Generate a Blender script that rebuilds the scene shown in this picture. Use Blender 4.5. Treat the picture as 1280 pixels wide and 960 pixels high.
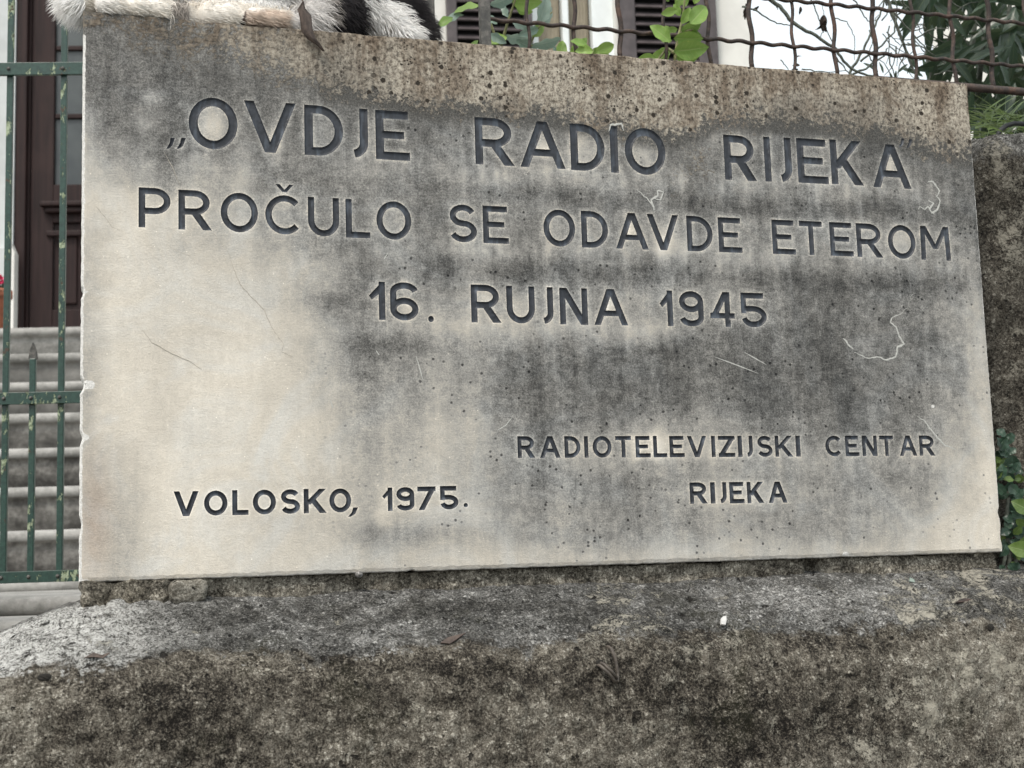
import bpy, bmesh, math, random
import numpy as np
from mathutils import Vector, Matrix, noise, geometry
for o in list(bpy.data.objects): bpy.data.objects.remove(o)
S = bpy.context.scene; C = S.collection
R = math.radians
random.seed(7); rng = np.random.default_rng(7)

# ------------------------------------------------------------ camera, light
FPX = 1740.28
RM = Matrix(((0.9554,-0.0074,-0.2952),(-0.2936,-0.1314,-0.9469),(-0.0318,0.9913,-0.1277)))
CAM = Vector((0.0004,-1.7593,0.0024))
cd = bpy.data.cameras.new('camera'); cam = bpy.data.objects.new('camera', cd); C.objects.link(cam)
m = RM.to_4x4(); m.translation = CAM; cam.matrix_world = m
cd.sensor_width = 36; cd.lens = 36*FPX/1280; cd.clip_start = 0.05; cd.clip_end = 3000
cd.dof.use_dof = True; cd.dof.focus_distance = 1.8; cd.dof.aperture_fstop = 13
S.camera = cam
S.view_settings.view_transform = 'Standard'; S.view_settings.look = 'None'
S.view_settings.exposure = 0.74; S.view_settings.gamma = 1
SUN_EL, SUN_AZ = R(56), R(-42)      # azimuth of the sun measured from -y (behind the camera) towards -x
w = bpy.data.worlds.new('World'); S.world = w; w.use_nodes = True
nt = w.node_tree; nt.nodes.clear()
sky = nt.nodes.new('ShaderNodeTexSky'); sky.sky_type = 'NISHITA'; sky.sun_disc = False
sdir = Vector((math.sin(SUN_AZ)*math.cos(SUN_EL), -math.cos(SUN_AZ)*math.cos(SUN_EL), math.sin(SUN_EL)))  # towards the sun
sky.sun_elevation = SUN_EL; sky.sun_rotation = math.atan2(sdir.x, sdir.y)
sky.air_density = 1.0; sky.dust_density = 6.0; sky.ozone_density = 1.0
hs = nt.nodes.new('ShaderNodeHueSaturation'); hs.inputs['Saturation'].default_value = .55
bg = nt.nodes.new('ShaderNodeBackground'); bg.inputs['Strength'].default_value = 0.15
wo = nt.nodes.new('ShaderNodeOutputWorld')
# a high, nearly even cloud veil over the whole sky
cn = nt.nodes.new('ShaderNodeTexNoise'); cn.inputs['Scale'].default_value = 2.2; cn.inputs['Detail'].default_value = 5
cm = nt.nodes.new('ShaderNodeMapRange'); cm.inputs['To Min'].default_value = .50; cm.inputs['To Max'].default_value = .78
cx_ = nt.nodes.new('ShaderNodeMix'); cx_.data_type = 'RGBA'; cx_.inputs[7].default_value = (5.3,5.72,5.8,1)
nt.links.new(cn.outputs['Fac'], cm.inputs['Value']); nt.links.new(cm.outputs[0], cx_.inputs[0])
nt.links.new(sky.outputs[0], hs.inputs['Color']); nt.links.new(hs.outputs[0], cx_.inputs[6]); nt.links.new(cx_.outputs[2], bg.inputs[0]); nt.links.new(bg.outputs[0], wo.inputs[0])
sd = bpy.data.lights.new('sun', 'SUN'); sd.energy = 1.15; sd.angle = R(12); sd.color = (1,.93,.84)
so = bpy.data.objects.new('sun', sd); C.objects.link(so)
so.rotation_euler = (-sdir).to_track_quat('-Z','Y').to_euler()

# ------------------------------------------------------------ helpers
def ray(px, py): return RM @ Vector(((px-640)/FPX, -(py-480)/FPX, -1))
def at(px, py, d): return CAM + ray(px,py)*d                # by depth along the view axis
def aty(px, py, y):                                         # on the plane of given world y
    r = ray(px,py); return CAM + r*((y-CAM.y)/r.y)
def topx(p):
    q = RM.transposed() @ (Vector(p)-CAM); return (640+q.x/-q.z*FPX, 480-q.y/-q.z*FPX)
def lerpt(x, pts):
    xs = [p[0] for p in pts]; ys = [p[1] for p in pts]; return float(np.interp(x, xs, ys))
def tag(o, label=None, cat=None, group=None, kind=None):
    if label: o['label'] = label
    if cat: o['category'] = cat
    if group: o['group'] = group
    if kind: o['kind'] = kind
    return o
def empty(name, loc=(0,0,0), rz=0, **k):
    o = bpy.data.objects.new(name, None); C.objects.link(o); o.location = loc; o.rotation_euler = (0,0,rz)
    o.empty_display_size = .05
    return tag(o, **k)
def link(name, me, mat=None, parent=None, **k):
    o = bpy.data.objects.new(name, me); C.objects.link(o)
    if mat and not me.materials: me.materials.append(mat)
    if parent: o.parent = parent
    return tag(o, **k)
def mesh(name, vs, fs, smooth=False):
    me = bpy.data.meshes.new(name); me.from_pydata([tuple(v) for v in vs], [], fs); me.update()
    if smooth: me.polygons.foreach_set('use_smooth', [True]*len(me.polygons))
    return me
class MB:
    def __init__(s): s.v=[]; s.f=[]
    def add(s, vs, fs):
        b=len(s.v); s.v+= [Vector(v) for v in vs]; s.f += [[i+b for i in f] for f in fs]; return s
    def box(s, x0,x1,y0,y1,z0,z1,c=0.0):
        bm=bmesh.new(); bmesh.ops.create_cube(bm,size=1)
        for v in bm.verts: v.co=Vector(((x0+x1)/2+v.co.x*(x1-x0),(y0+y1)/2+v.co.y*(y1-y0),(z0+z1)/2+v.co.z*(z1-z0)))
        if c>0: bmesh.ops.bevel(bm,geom=list(bm.edges),offset=c,segments=2,profile=.5,affect='EDGES')
        bm.verts.index_update(); s.add([v.co.copy() for v in bm.verts],[[v.index for v in f.verts] for f in bm.faces]); bm.free(); return s
    def tube(s, pts, rad, n=8, cap=True):
        pts=[Vector(p) for p in pts]; k=len(pts)
        if not hasattr(rad,'__len__'): rad=[rad]*k
        up=None; rings=[]; vs=[]
        for i,p in enumerate(pts):
            t=(pts[min(i+1,k-1)]-pts[max(i-1,0)]).normalized()
            if up is None: up=t.orthogonal().normalized()
            up=(up-t*up.dot(t)).normalized(); b=t.cross(up)
            for j in range(n):
                a=2*math.pi*j/n; vs.append(p+(up*math.cos(a)+b*math.sin(a))*rad[i])
        fs=[[i*n+j,i*n+(j+1)%n,(i+1)*n+(j+1)%n,(i+1)*n+j] for i in range(k-1) for j in range(n)]
        if cap: fs+=[list(range(n))[::-1],[(k-1)*n+j for j in range(n)]]
        return s.add(vs,fs)
    def build(s, name, mat, parent=None, smooth=False, **k):
        return link(name, mesh(name,s.v,s.f,smooth), mat, parent, **k)
def fbm(p, sc, oc=4): return noise.fractal(Vector(p)*sc, 1.0, 2.0, oc)

# ------------------------------------------------------------ materials
class NT:
    def __init__(s, name):
        s.m=bpy.data.materials.new(name); s.m.use_nodes=True; s.t=s.m.node_tree
        s.b=s.t.nodes['Principled BSDF']; s.co=None
    def n(s, typ, ins={}, **pr):
        nd=s.t.nodes.new('ShaderNode'+typ)
        for k,v in pr.items(): setattr(nd,k,v)
        for k,v in ins.items(): s.set(nd,k,v)
        return nd
    def set(s, nd, k, v):
        if isinstance(v, bpy.types.NodeSocket): s.t.links.new(v, nd.inputs[k])
        elif isinstance(v, bpy.types.Node): s.t.links.new(v.outputs[0], nd.inputs[k])
        else:
            if isinstance(v,(tuple,list)) and len(v)==3 and nd.inputs[k].type=='RGBA': v=(*v,1)
            nd.inputs[k].default_value=v
    def coord(s, scale=None, kind='Object'):
        tc=s.n('TexCoord').outputs[kind]
        if scale:
            return s.n('Mapping',{'Vector':tc,'Scale':scale}).outputs[0]
        return tc
    def noise(s, sc, det=4, rough=.55, co=None, dist=0):
        return s.n('TexNoise',{'Vector':co if co is not None else s.coord(),'Scale':sc,'Detail':det,'Roughness':rough,'Distortion':dist}).outputs['Fac']
    def vor(s, sc, co=None, feat='F1', rnd=1.0):
        return s.n('TexVoronoi',{'Vector':co if co is not None else s.coord(),'Scale':sc,'Randomness':rnd},feature=feat)
    def math(s, op, a, b=None, c=None, clamp=False):
        nd=s.t.nodes.new('ShaderNodeMath'); nd.operation=op; nd.use_clamp=clamp
        for i,v in enumerate((a,b,c)):
            if v is not None: s.set(nd,i,v)
        return nd.outputs[0]
    def ss(s, v, a, b, to0=0., to1=1.):
        return s.n('MapRange',{'Value':v,'From Min':a,'From Max':b,'To Min':to0,'To Max':to1},interpolation_type='SMOOTHSTEP').outputs[0]
    def mix(s, f, a, b, mode='MIX'):
        nd=s.t.nodes.new('ShaderNodeMix'); nd.data_type='RGBA'; nd.blend_type=mode; nd.clamp_factor=True
        s.set(nd,0,f)
        for i,v in ((6,a),(7,b)):
            if isinstance(v,(tuple,list)): nd.inputs[i].default_value=(*v[:3],1)
            else: s.t.links.new(v if isinstance(v,bpy.types.NodeSocket) else v.outputs[0], nd.inputs[i])
        return nd.outputs[2]
    def ramp(s, f, stops):
        nd=s.n('ValToRGB',{'Fac':f}); e=nd.color_ramp.elements
        while len(e)<len(stops): e.new(.5)
        for el,(p,c) in zip(e,stops): el.position=p; el.color=(*c,1) if len(c)==3 else c
        return nd.outputs[0]
    def out(s, col=None, rough=None, bump=None, dist=.001, strength=1, metal=None, spec=None):
        if col is not None: s.set(s.b,'Base Color',col)
        if rough is not None: s.set(s.b,'Roughness',rough)
        if metal is not None: s.b.inputs['Metallic'].default_value=metal
        if spec is not None: s.b.inputs['Specular IOR Level'].default_value=spec
        if bump is not None:
            bn=s.n('Bump',{'Height':bump,'Distance':dist,'Strength':strength}); s.set(s.b,'Normal',bn.outputs[0])
        return s.m
def simple(name, col, rough=.6, var=.25, sc=30, bump=.0005, col2=None, spec=None, metal=None):
    t=NT(name); n=t.noise(sc,5)
    c=t.mix(t.ss(n,.35,.65), tuple(x*(1-var) for x in col), col2 or tuple(min(1,x*(1+var)) for x in col))
    return t.out(c, rough, n if bump else None, bump or .001, 1, metal, spec)

def mat_marble():
    t=NT('weathered_marble'); co=t.coord()
    a=t.n('Attribute',attribute_name='stain'); sep=t.n('SeparateColor',{'Color':a.outputs['Color']})
    L,T,H=sep.outputs[0],sep.outputs[1],sep.outputs[2]
    a2=t.n('Attribute',attribute_name='wear'); sep2=t.n('SeparateColor',{'Color':a2.outputs['Color']})
    E_,PIT,BR=sep2.outputs[0],sep2.outputs[1],sep2.outputs[2]
    fine=t.ss(t.noise(400,2,.9),.34,.66); med=t.ss(t.noise(70,9,.82),.36,.64); vs2=t.ss(t.noise(1,4,.6,co=t.coord((120,1,8))),.36,.64); big=t.noise(11,5,.6,dist=.8)
    vs=t.noise(1,6,.65,co=t.coord((30,1,4)))                       # run-down streaks
    gr=t.noise(1,6,.72,co=t.n('Mapping',{'Vector':t.n('TexCoord').outputs['Object'],'Rotation':(0,R(38),0),'Scale':(60,1,300)}).outputs[0])                  # slanting brushed grain
    vein=t.noise(7,6,.6,dist=2.2)
    dirt=t.math('SUBTRACT',1,t.ss(L,.45,.82))
    d=t.math('ADD',t.math('MULTIPLY',t.math('SUBTRACT',fine,.5),.15),t.math('MULTIPLY',t.math('SUBTRACT',med,.5),.17))
    d=t.math('ADD',d,t.math('MULTIPLY',t.math('SUBTRACT',big,.5),.22))
    d=t.math('ADD',d,t.math('MULTIPLY',t.math('SUBTRACT',vs,.5),.28)); d=t.math('ADD',d,t.math('MULTIPLY',t.math('SUBTRACT',vs2,.5),.04))
    d=t.math('MULTIPLY',d,t.math('MULTIPLY_ADD',dirt,.80,.26))
    d=t.math('ADD',d,t.math('MULTIPLY',t.math('SUBTRACT',vein,.5),.07)); d=t.math('ADD',d,t.math('MULTIPLY',t.math('SUBTRACT',gr,.5),t.math('MULTIPLY_ADD',dirt,.22,.05)))
    L2=t.math('ADD',L,d)
    L2=t.math('ADD',L2,t.math('MULTIPLY',t.ss(H,.05,.95),t.math('MULTIPLY_ADD',dirt,.075,.02))); L2=t.math('ADD',L2,t.math('MULTIPLY',t.ss(H,.72,1),t.math('MULTIPLY_ADD',fine,.08,.05)))
    # dark specks on the dirty face, pale nicks
    vp=t.vor(120,co=t.n('Mapping',{'Vector':co,'Scale':(1,1,1)}).outputs[0]); gate_=t.ss(t.noise(14,3),.44,.56)
    sp=t.math('MULTIPLY',t.ss(vp.outputs['Distance'],.30,.12),t.math('MULTIPLY',gate_,t.ss(t.n('SeparateColor',{'Color':vp.outputs['Color']}).outputs[0],.62,.7)))
    sp=t.math('MULTIPLY',sp,t.math('MULTIPLY',PIT,t.math('SUBTRACT',1,H)))
    vq=t.vor(95); nk=t.math('MULTIPLY',t.ss(vq.outputs['Distance'],.10,.05),t.ss(t.n('SeparateColor',{'Color':vq.outputs['Color']}).outputs[1],.80,.82))
    L2=t.math('ADD',L2,t.math('MULTIPLY',nk,.16))
    L2=t.math('MULTIPLY_ADD',sp,-.30,L2,clamp=True)
    lin=t.math('MULTIPLY',t.math('POWER',L2,2.3),.95)
    tint=t.mix(t.ss(L2,.55,.80),(1,.967,.897),(1,.92,.79))
    tint=t.mix(t.math('MULTIPLY',BR,.9),tint,(.80,.66,.54))
    tint=t.mix(t.ss(vein,.4,.7),tint,t.mix(.35,tint,(.93,.98,1)))
    face=t.mix(1,tint,lin,'MULTIPLY')
    # rough sooty tan band along the top
    bn=t.noise(150,7,.78,dist=.4); bm_=t.noise(24,6,.75,dist=.6); b3=t.noise(520,2,.6)
    b4=t.noise(210,5,.75,co=t.coord((1,1,.75)),dist=.2)
    f=t.math('ADD',t.math('MULTIPLY',bn,.45),t.math('MULTIPLY',b4,.55)); f=t.math('ADD',t.math('MULTIPLY',f,t.math('MULTIPLY_ADD',PIT,.3,.7)),t.math('MULTIPLY',gr,t.math('MULTIPLY_ADD',PIT,-.3,.3)))
    band=t.ramp(t.ss(f,.38,.60),[(0,(.10,.083,.064)),(.26,(.21,.182,.146)),(.55,(.35,.312,.255)),(1,(.53,.48,.395))])
    band=t.mix(t.ss(t.math('ADD',t.math('MULTIPLY',bm_,.5),t.math('MULTIPLY',vs,.5)),.46,.57,0,.85),band,t.mix(t.ss(f,.38,.6),(.045,.033,.025),(.25,.20,.15)))
    band=t.mix(t.ss(t.math('ADD',L,t.math('MULTIPLY',t.math('SUBTRACT',bm_,.5),.25)),.62,.36,0,.85),band,t.mix(t.ss(f,.40,.60),(.065,.058,.05),(.27,.245,.205)))
    vb=t.vor(88); vb2=t.vor(230)
    sc_=t.n('SeparateColor',{'Color':vb.outputs['Color']}); rc=sc_.outputs[0]
    pit=t.math('MULTIPLY',t.ss(t.math('ADD',vb.outputs['Distance'],t.math('ADD',t.math('MULTIPLY',t.math('SUBTRACT',b3,.5),.3),t.math('MULTIPLY',sc_.outputs[1],.22))),.36,.24),t.ss(rc,.44,.56))
    rc2=t.n('SeparateColor',{'Color':vb2.outputs['Color']}).outputs[0]
    pit2=t.math('MULTIPLY',t.ss(vb2.outputs['Distance'],.36,.22),t.ss(rc2,.50,.56))
    pits=t.math('MAXIMUM',pit,t.math('MULTIPLY',pit2,t.ss(t.noise(20,3),.47,.6)))
    pits=t.math('MULTIPLY',pits,PIT)
    band=t.mix(t.math('MULTIPLY',t.ss(t.math('ADD',t.n('SeparateXYZ',{0:co}).outputs[2],t.math('MULTIPLY',t.math('SUBTRACT',vs,.5),.16)),.665,.725),.65),band,t.mix(1,band,(.50,.43,.37),'MULTIPLY'))
    band=t.mix(pits,band,(.03,.024,.018))
    Tn=t.math('ADD',T,t.math('MULTIPLY',t.math('SUBTRACT',bn,.5),2.0)); Tn=t.math('ADD',Tn,t.math('MULTIPLY',t.math('SUBTRACT',bm_,.5),1.5))
    Tm=t.math('MULTIPLY',t.ss(Tn,.38,.62),t.ss(T,.02,.2))
    col=t.mix(Tm,face,band)
    # soot fringe just below the band
    fr=t.math('MULTIPLY',t.ss(a2.outputs['Alpha'],.05,.9),t.math('SUBTRACT',1,Tm)); fr=t.math('MULTIPLY',fr,t.ss(t.math('ADD',bn,t.math('MULTIPLY',bm_,.3)),.60,.84,1,.25))
    col=t.mix(t.math('MULTIPLY',fr,.95),col,t.mix(fine,(.028,.026,.023),(.10,.096,.086)))
    # crushed pale crystals along the arrises
    col=t.mix(t.ss(t.math('ADD',E_,t.math('MULTIPLY',t.math('SUBTRACT',bn,.5),.5)),.45,.6),col,t.mix(fine,(.55,.54,.51),(.78,.76,.73)))
    h=t.math('ADD',t.math('MULTIPLY',fine,.25),t.math('MULTIPLY',med,.35))
    h=t.math('ADD',h,t.math('MULTIPLY',gr,.5))
    h=t.math('ADD',h,t.math('MULTIPLY',Tm,t.math('MULTIPLY_ADD',bn,2.5,t.math('MULTIPLY',pits,-3))))
    h=t.math('MULTIPLY_ADD',sp,-1.0,h)
    return t.out(col,t.mix(Tm,(.55,)*3,(.95,)*3),h,.0007,.75,spec=.35)

def mat_concrete(name, tone=1.0, warm=0.0, sc=1.0, lich=True):
    t=NT(name); T_=lambda *c: tuple(x*tone for x in c)
    jit=t.n('TexNoise',{'Vector':t.coord(),'Scale':170.0*sc,'Detail':3.0}).outputs['Color']
    jco=t.n('VectorMath',{0:t.coord(),1:t.n('VectorMath',{0:jit,1:(.006,.006,.006)},operation='MULTIPLY').outputs[0]},operation='ADD').outputs[0]
    n1=t.noise(8*sc,6,.62,dist=.4); n2=t.noise(45*sc,9,.82,dist=.2); n3=t.noise(360*sc,3,.9); n4=t.noise(3.2*sc,5,.6)
    def cells(scale,lo,hi):
        v=t.vor(scale*sc,co=jco); c=t.n('SeparateColor',{'Color':v.outputs['Color']})
        return v.outputs['Distance'],t.math('MULTIPLY',t.ss(c.outputs[0],lo,hi),t.ss(v.outputs['Distance'],.55,.25)),c
    d1,g1,_=cells(150,.45,.9); d2,g2,_=cells(330,.35,.9)
    # grains of aggregate bedded in a darker paste
    f=t.math('ADD',t.math('MULTIPLY',n2,.44),t.math('MULTIPLY',n3,.44)); f=t.math('ADD',f,t.math('MULTIPLY',n1,.12))
    g=t.math('ADD',t.math('MULTIPLY',g1,.35),t.math('MULTIPLY',g2,.35))
    k=t.math('ADD',t.ss(f,.39,.62,0,.72),t.math('MULTIPLY',g,t.ss(n2,.40,.58,.25,1.)))
    col=t.ramp(k,[(0,T_(.014,.012,.010)),(.20,T_(.080,.072,.058)),(.45,T_(.20,.182,.150)),(.72,T_(.38,.352,.295)),(1,T_(.66,.62,.54))])
    col=t.mix(t.ss(n4,.44,.60,0,.55),col,t.mix(1,col,(.45,.42,.36),'MULTIPLY'))
    h=t.math('ADD',t.math('MULTIPLY',n2,1.3),t.math('MULTIPLY',n3,.4)); h=t.math('ADD',h,t.math('MULTIPLY',g,.55))
    if lich:
        tal=t.n('Attribute',attribute_name='lichen').outputs['Alpha']; tk=t.math('MULTIPLY',t.math('SUBTRACT',tal,.5),.85); k=t.math('ADD',k,tk,clamp=True)
        col=t.ramp(k,[(0,T_(.014,.012,.010)),(.20,T_(.074,.064,.051)),(.45,T_(.19,.170,.138)),(.72,T_(.37,.342,.285)),(1,T_(.70,.66,.57))])
        a=t.n('Attribute',attribute_name='lichen'); sp=t.n('SeparateColor',{'Color':a.outputs['Color']}); A=sp.outputs[0]
        # coping: washed grey aggregate
        gk=t.math('ADD',t.ss(t.math('ADD',t.math('MULTIPLY',n2,.45),t.math('MULTIPLY',n3,.55)),.38,.62,0,.7),t.math('MULTIPLY',g,.75))
        gk=t.math('ADD',gk,tk,clamp=True)
        gc=t.ramp(gk,[(0,(.018,.018,.017)),(.25,(.075,.073,.068)),(.5,(.17,.167,.158)),(.75,(.34,.335,.32)),(1,(.68,.67,.64))])
        gc=t.mix(t.ss(t.noise(12*sc,7,.75,dist=.5),.44,.58,.0,.7),gc,t.mix(1,gc,(.36,.35,.33),'MULTIPLY'))
        gc=t.mix(t.ss(sp.outputs[1],.05,.9),gc,t.ramp(gk,[(0,(.035,.034,.03)),(.20,(.22,.215,.20)),(.48,(.52,.515,.49)),(1,(.76,.755,.73))]))  # paler ramp for lichen and painted sheen
        Am=t.ss(t.math('ADD',A,t.math('ADD',t.math('MULTIPLY',t.math('SUBTRACT',n2,.5),1.5),t.math('MULTIPLY',t.math('SUBTRACT',g1,.3),.25))),.35,.65)
        col=t.mix(Am,col,gc)
        lf=t.math('ADD',t.noise(18*sc,9,.82,dist=.25),t.math('MULTIPLY',t.math('SUBTRACT',sp.outputs[2],.5),.28)); lf=t.math('ADD',lf,t.math('MULTIPLY',t.math('SUBTRACT',n3,.5),.30))
        lc=t.ss(lf,.575,.63,0,.8)
        col=t.mix(t.math('MULTIPLY',lc,t.ss(n2,.40,.54,.35,1)),col,T_(.53,.495,.41)); h=t.math('MULTIPLY_ADD',lc,.4,h)
        # moss in the hollows
        ms=t.math('MULTIPLY',t.ss(t.noise(7*sc,5,.7),.56,.66),t.ss(n3,.6,.4)); col=t.mix(t.math('MULTIPLY',ms,.45),col,(.030,.031,.014))
        hco=t.n('VectorMath',{0:t.coord(),1:t.n('VectorMath',{0:t.n('TexNoise',{'Vector':t.coord(),'Scale':130.0,'Detail':3.0}).outputs['Color'],1:(.014,.014,.014)},operation='MULTIPLY').outputs[0]},operation='ADD').outputs[0]
        for hs_,th in ((62,.86),(150,.80)):
            hole=t.vor(hs_*sc,co=hco); hm=t.math('MULTIPLY',t.ss(hole.outputs['Distance'],.30,.16),t.ss(t.n('SeparateColor',{'Color':hole.outputs['Color']}).outputs[0],th,th+.1))
            col=t.mix(t.math('MULTIPLY',hm,.9),col,(.014,.012,.010)); h=t.math('MULTIPLY_ADD',hm,-1.6,h)
    return t.out(col,.95,h,.0045,1,spec=.2)

def mat_paint():
    t=NT('slate_letter_paint'); n=t.noise(90,5,.6); n2=t.noise(500,2)
    vs=t.noise(1,3,.5,co=t.coord((90,1,22)))
    c=t.mix(t.ss(n,.35,.7),(.020,.023,.029),(.040,.046,.058)); c=t.mix(t.ss(vs,.50,.70,0,.5),c,(.12,.145,.18))
    return t.out(c,t.ss(n,.3,.7,.42,.6),t.math('ADD',n,t.math('MULTIPLY',n2,.4)),.0004,.5,spec=.4)
def mat_greenpaint():
    t=NT('flaking_green_paint'); n=t.noise(55,7,.7,co=t.coord((1,1,.45))); m_=t.noise(7,3); n3=t.noise(150,5,.7)
    base=t.mix(t.ss(n3,.3,.7),(.012,.036,.028),(.024,.066,.050))
    fl=t.ss(t.math('ADD',n,t.math('MULTIPLY',t.math('SUBTRACT',m_,.5),.6)),.575,.60)
    old=t.mix(t.ss(n3,.4,.6),(.16,.20,.12),(.36,.42,.29))
    col=t.mix(fl,base,old); rs=t.ss(t.math('ADD',t.noise(40,6,.7),t.math('MULTIPLY',t.math('SUBTRACT',m_,.5),.3)),.63,.66)
    col=t.mix(rs,col,(.06,.035,.02))
    return t.out(col,t.mix(fl,(.35,)*3,(.8,)*3),t.math('MULTIPLY',fl,-1),.0012,.8)
def mat_rust(name='rusty_brown_iron', k=1.0, grey=False):
    t=NT(name); n=t.noise(90,6,.7); n2=t.noise(18,4)
    c1,c2,c3=((.030,.024,.022),(.075,.050,.040),(.17,.11,.085)) if not grey else ((.05,.05,.047),(.085,.082,.075),(.16,.15,.135))
    col=t.ramp(t.ss(n,.3,.7),[(0,tuple(x*k for x in c1)),(.5,tuple(x*k for x in c2)),(1,tuple(x*k for x in c3))])
    if not grey: col=t.mix(t.ss(n2,.55,.72,0,.6),col,(.14,.065,.04))
    return t.out(col,.7,n,.001,.7)
def mat_steps():
    t=NT('stained_stone_steps'); n=t.noise(5,6,.65,dist=.6); n2=t.noise(45,6,.7); vs=t.noise(1,4,.6,co=t.coord((4,1,14)))
    f=t.math('ADD',t.math('MULTIPLY',n,.45),t.math('MULTIPLY',n2,.3)); f=t.math('ADD',f,t.math('MULTIPLY',vs,.25))
    a=t.n('Attribute',attribute_name='grime_and_shade'); 
    g=t.n('SeparateColor',{'Color':a.outputs['Color']}).outputs[0]
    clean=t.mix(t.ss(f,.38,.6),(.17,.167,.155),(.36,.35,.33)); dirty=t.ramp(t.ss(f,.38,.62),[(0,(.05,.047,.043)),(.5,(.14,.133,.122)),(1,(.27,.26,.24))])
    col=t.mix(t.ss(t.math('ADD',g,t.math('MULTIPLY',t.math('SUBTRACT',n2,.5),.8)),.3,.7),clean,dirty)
    return t.out(col,.85,t.math('ADD',n2,n),.003,.7)
def mat_leaf(name, c1, c2, vein, sc=1.0, rough=.42):
    t=NT(name); uv=t.n('Attribute',attribute_name='lf'); s_=t.n('SeparateColor',{'Color':uv.outputs['Color']})
    u,v=s_.outputs[0],s_.outputs[1]     # u along, v |across|
    oi=t.n('ObjectInfo').outputs['Random']
    base=t.mix(t.math('ADD',t.math('MULTIPLY',oi,.75),t.math('MULTIPLY',t.noise(9*sc,4),.35)),c1,c2); base=t.mix(t.ss(t.noise(5.5,5,.7),.60,.68,0,.6),base,tuple(min(1,x*1.15+.05) for x in (c2[0]*1.5,c2[1]*.9,c2[2]*.5)))
    mid=t.ss(v,.10,.03); wv=t.math('SINE',t.math('MULTIPLY',t.math('SUBTRACT',u,t.math('MULTIPLY',v,.18)),46)); sv=t.ss(wv,.90,1.0)
    k=t.math('MAXIMUM',mid,t.math('MULTIPLY',sv,.5))
    col=t.mix(t.math('MULTIPLY',k,.6),base,vein)
    b=t.b; t.set(b,'Subsurface Weight',0.0)
    tr=t.n('BsdfTranslucent',{'Color':t.mix(.5,base,vein)}); mx=t.n('MixShader',{'Fac':.28})
    t.out(col,rough,t.math('MULTIPLY',k,-1),.0006,.5)
    t.t.links.new(b.outputs[0],mx.inputs[1]); t.t.links.new(tr.outputs[0],mx.inputs[2])
    t.t.links.new(mx.outputs[0],t.t.nodes['Material Output'].inputs[0])
    return t.m
def mat_wood():
    t=NT('dark_brown_door_wood'); n=t.noise(1,6,.65,co=t.coord((60,60,3))); n2=t.noise(4,3)
    c=t.mix(t.ss(n,.3,.7),(.014,.007,.007),(.030,.015,.014)); c=t.mix(t.ss(n2,.5,.7,0,.4),c,(.04,.022,.019))
    return t.out(c,.6,n,.001,.4,spec=.25)
def mat_fur():
    t=NT('cat_fur'); a=t.n('Attribute',attribute_name='coat_and_shade'); n=t.noise(120,4)
    col=t.mix(t.math('MULTIPLY',n,.28),a.outputs['Color'],t.mix(.55,a.outputs['Color'],(.12,.09,.07)))
    return t.out(col,.75,n,.001,.3,spec=.25)
M=dict(marble=mat_marble(), wall=mat_concrete('old_rendered_wall',.82), mortar=mat_concrete('brown_mortar',1.15,lich=False), rock=mat_concrete('dark_weathered_stone',.50,sc=.8),
  backwall=mat_concrete('rough_backing_render',1.1,lich=False), paint=mat_paint(), green=mat_greenpaint(), rust=mat_rust(k=.55), iron=mat_rust('weathered_grey_iron',1.0,True),
  steps=mat_steps(), wood=mat_wood(), fur=mat_fur(),
  shutter=simple('dark_brown_shutter_paint',(.075,.062,.064),.55,.2,20,.0004), plaster=simple('off_white_plaster',(.72,.71,.67),.9,.06,6,.002),
  greyplaster=simple('grey_white_plaster',(.52,.54,.54),.9,.08,6,.002), white=simple('white_window_paint',(.78,.82,.82),.45,.04,12,.0003),
  curtain=simple('beige_roller_blind',(.30,.265,.20),.85,.1,14,.0006), dark=simple('shade_black',(.012,.012,.014),.8,.1), 
  pot=simple('terracotta',(.36,.13,.075),.8,.15,40,.001), pink=simple('pink_petals',(.75,.05,.16),.6,.2,80,.0004), soil=simple('soil',(.06,.045,.03),.95,.3,80,.002),
  vine=mat_leaf('bright_green_leaf',(.14,.27,.045),(.27,.42,.09),(.36,.46,.16)), blue=mat_leaf('grey_green_leaf',(.13,.23,.17),(.32,.42,.36),(.42,.5,.42),rough=.35),
  ole=mat_leaf('dark_glossy_leaf',(.015,.032,.020),(.045,.082,.05),(.13,.17,.09),rough=.28), ivy=mat_leaf('ivy_leaf',(.022,.05,.035),(.06,.12,.075),(.12,.18,.12),rough=.3),
  ivyg=mat_leaf('yellow_green_ivy_leaf',(.08,.14,.03),(.14,.22,.05),(.25,.32,.13)),
  twig=simple('bare_twig_bark',(.10,.11,.09),.85,.35,120,.0008), stem=simple('green_stem',(.22,.22,.10),.7,.2,80,.0004), blade=simple('grass_blades',(.13,.19,.05),.5,.35,25,.0003),
  dry=simple('dry_brown_leaf',(.075,.055,.045),.75,.3,160,.0006), chip=simple('pale_stone_chip',(.55,.54,.52),.8,.1,200,.0008), mark=simple('pale_scratch',(.46,.46,.43),.8,.15,300,.0003), crackm=simple('crack_line',(.42,.385,.33),.9,.2,300,.0002),
  darkpt=simple('hole_black',(.018,.016,.013),.95,.2), asphalt=simple('street_asphalt',(.05,.05,.05),.9,.2,60,.003), paving=simple('stone_paving',(.26,.25,.23),.85,.15,8,.003), grassg=simple('garden_soil',(.09,.085,.055),.95,.3,12,.01),
  eye=simple('cat_eye',(.25,.3,.05),.15,.1), nose=simple('cat_nose',(.45,.2,.18),.5,.1), tile=simple('clay_roof_tiles',(.33,.14,.08),.85,.25,12,.01))
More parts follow.
